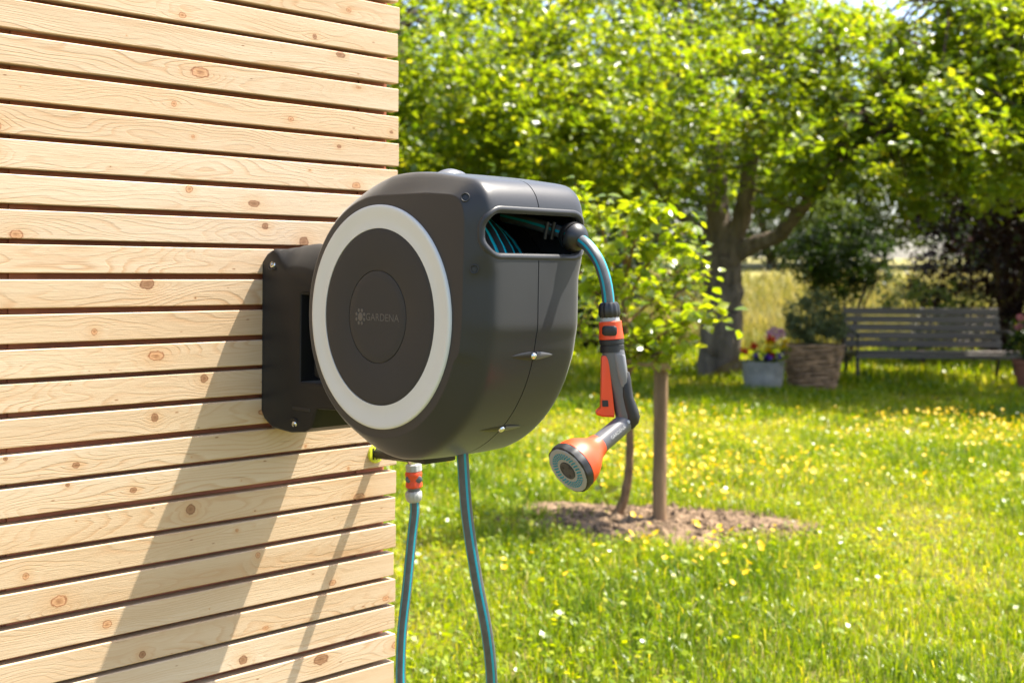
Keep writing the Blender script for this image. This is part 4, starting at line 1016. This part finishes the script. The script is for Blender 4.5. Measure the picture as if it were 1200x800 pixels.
# ------------------------------------------------------------------ planters
ZB = G(894, 459.5); zm = ZB.y/F
pot = thing('zinc_pot', 'grey zinc flower pot on the lawn in front of the thick trunk', 'flower pot', ZB)
build('pot_wall', lathe([(0, 15*zm), (1.5*zm, 18.5*zm), (4*zm, 20.6*zm), (17*zm, 23.4*zm), (33*zm, 24*zm), (35*zm, 25*zm), (36.4*zm, 25*zm), (36.4*zm, 23.2*zm), (30*zm, 22.6*zm)], ZB, (0, 0, 1), 40), 'zinc', pot, 40)
build('pot_soil', lathe([(30.2*zm, 22.5*zm), (31*zm, .001)], ZB, (0, 0, 1), 24, close=False), 'soil', pot, 40)
KBk = G(952, 455.5); km = KBk.y/F
bk = thing('wicker_basket', 'brown woven wicker basket planter between the zinc pot and the bench', 'basket', KBk)
nst = 12
for k_ in range(nst):
    h = (1.5+49*k_/(nst-1))*km; wv = (25.5+9*k_/(nst-1))*km; ring_ = []
    for a in np.linspace(0, 2*math.pi, 57):
        c_, s_ = math.cos(a), math.sin(a); q = 1+.020*math.sin(14*a+math.pi*k_)
        ring_.append(KBk+Vector((math.copysign(abs(c_)**.72, c_)*wv*q, math.copysign(abs(s_)**.72, s_)*wv*.62*q, h+.006*math.sin(5*a+k_*2))))
    build('strand', tube(ring_, 2.35*km, 6, cap=False)[:2], 'wicker', bk, 70)
for k_ in range(14):
    a = 2*math.pi*(k_+.5)/14; c_, s_ = math.cos(a), math.sin(a); f = lambda w_: Vector((math.copysign(abs(c_)**.72, c_)*w_*km, math.copysign(abs(s_)**.72, s_)*w_*.62*km, 0))
    build('upright', tube([KBk+f(24.6), KBk+f(33.6)+Vector((0, 0, 52*km))], 1.5*km, 6)[:2], 'wicker', bk, 70)
build('basket_soil', lathe([(40*km, 20*km), (42*km, .001)], KBk, (0, 0, 1), 24, close=False), 'soil', bk, 40)
bp = P(950, 375, KBk.y)
shrub('basket_plant', 'grey green bushy plant growing in the wicker basket', (KBk.x, KBk.y, 41*km), [((bp.x, KBk.y, bp.z), (.25, .2, .25), 90, 41*km+.02), ((bp.x+.2, KBk.y-.05, bp.z-.12), (.12, .12, .1), 20, 41*km)], 'leafgrey', 60, .1, .018, 61, 'plant', stems=8, h=.35, sr=.006)
# flowers in the zinc pot
ptop = 31*zm
def bloom(name, label, px, py, r, mat, dy=0, n_=9, ball_=False, base=ZB, bz_=None):
    c_ = P(px, py, base.y+dy); rg = np.random.default_rng(int(px*7+py)); b_ = Vector((base.x+(c_.x-base.x)*.5, base.y+dy*.4, ptop if bz_ is None else bz_))
    t = thing(name, label, 'flower', b_, group=None)
    build('stem', tube(spline([b_, (b_+c_)/2+Vector((.01, 0, .02)), c_], 4), .005, 5)[:2], 'leafdark', t, 60)
    lv = np.array([tuple(b_+(c_-b_)*rg.uniform(.1, .8)+Vector(rg.normal(0, .035, 3))) for _ in range(26)])
    V, Fc = leaf_geo(lv, rg.uniform(.018, .034, 26), rg); np_mesh('leaves', V, Fc, 'leaf', t, rnd=rg.random(len(V)))
    if ball_:
        k_ = 150; v = rg.normal(0, 1, (k_, 3)); v /= np.linalg.norm(v, axis=1)[:, None]; C = np.array(c_)+v*np.array([r, r, r*.8])*rg.uniform(.75, 1.05, (k_, 1))
        V, Fc = leaf_geo(C, np.full(k_, r*.24), rg, 1.0, .2)
    else:
        C = np.array(c_)+rg.normal(0, r*.45, (n_*3, 3))*np.array([1, 1, .7]); V, Fc = leaf_geo(C, rg.uniform(.45, .75, n_*3)*r, rg, .7, .3)
    np_mesh('blossom', V, Fc, mat, t, rnd=rg.random(len(V)))
bloom('pink_hydrangea', 'large round pale pink bloom above the zinc pot', 909, 391, .085, 'pink', .05, ball_=True)
for px, py, lab in ((883, 405, 'upper red bloom on the left of the zinc pot'), (872, 411, 'red bloom hanging at the far left rim of the zinc pot'), (905, 417.5, 'low red bloom over the right rim of the zinc pot'), (902, 398, 'red bloom just below the round pink one')):
    bloom('red_geranium', lab, px, py, .045, 'red', -.1)
for px, py, lab in ((921, 400, 'upper right yellow bloom beside the round pink one'), (919, 407, 'lower right yellow bloom hanging toward the wicker basket'), (903, 402.5, 'yellow bloom in the middle of the zinc pot'), (899, 410, 'low yellow bloom in the middle of the zinc pot')):
    bloom('yellow_flower', lab, px, py, .036, 'yellow', -.12)
for px, py, lab in ((886, 417.5, 'violet bloom at the left front rim of the zinc pot'), (900, 418.5, 'violet bloom at the middle front rim of the zinc pot'), (913.5, 418, 'violet bloom at the right front rim of the zinc pot')):
    bloom('violet_pansy', lab, px, py, .036, 'violet', -.18)
# pot with roses at the right edge
TB = G(1204, 458); tm = TB.y/F
tpot = thing('terracotta_pot', 'dark red clay pot at the right edge beyond the bench end', 'flower pot', TB)
build('pot_wall', lathe([(0, 11*tm), (30*tm, 15*tm), (31*tm, 17*tm), (37*tm, 17.5*tm), (37*tm, 15.5*tm), (32*tm, 14.5*tm)], TB, (0, 0, 1), 32), 'terracotta', tpot, 40)
build('pot_soil', lathe([(32*tm, 14.4*tm), (33*tm, .001)], TB, (0, 0, 1), 20, close=False), 'soil', tpot, 40)
shrub('rose_bush', 'small dark leaved rose bush in the clay pot at the right edge', (TB.x, TB.y, 32.5*tm), [((TB.x+.05, TB.y, 60*tm), (.2, .2, .24), 40, 36*tm)], 'leafdark', 34, .09, .022, 71, 'plant', stems=6, h=.5, sr=.006)
for px, py, lab in ((1196, 372, 'upper pink rose bloom at the right edge'), (1194, 383, 'lower pink rose bloom at the right edge')):
    bloom('rose_bloom', lab, px, py, .04, 'rose', -.05, ball_=True, base=TB, bz_=33*tm)
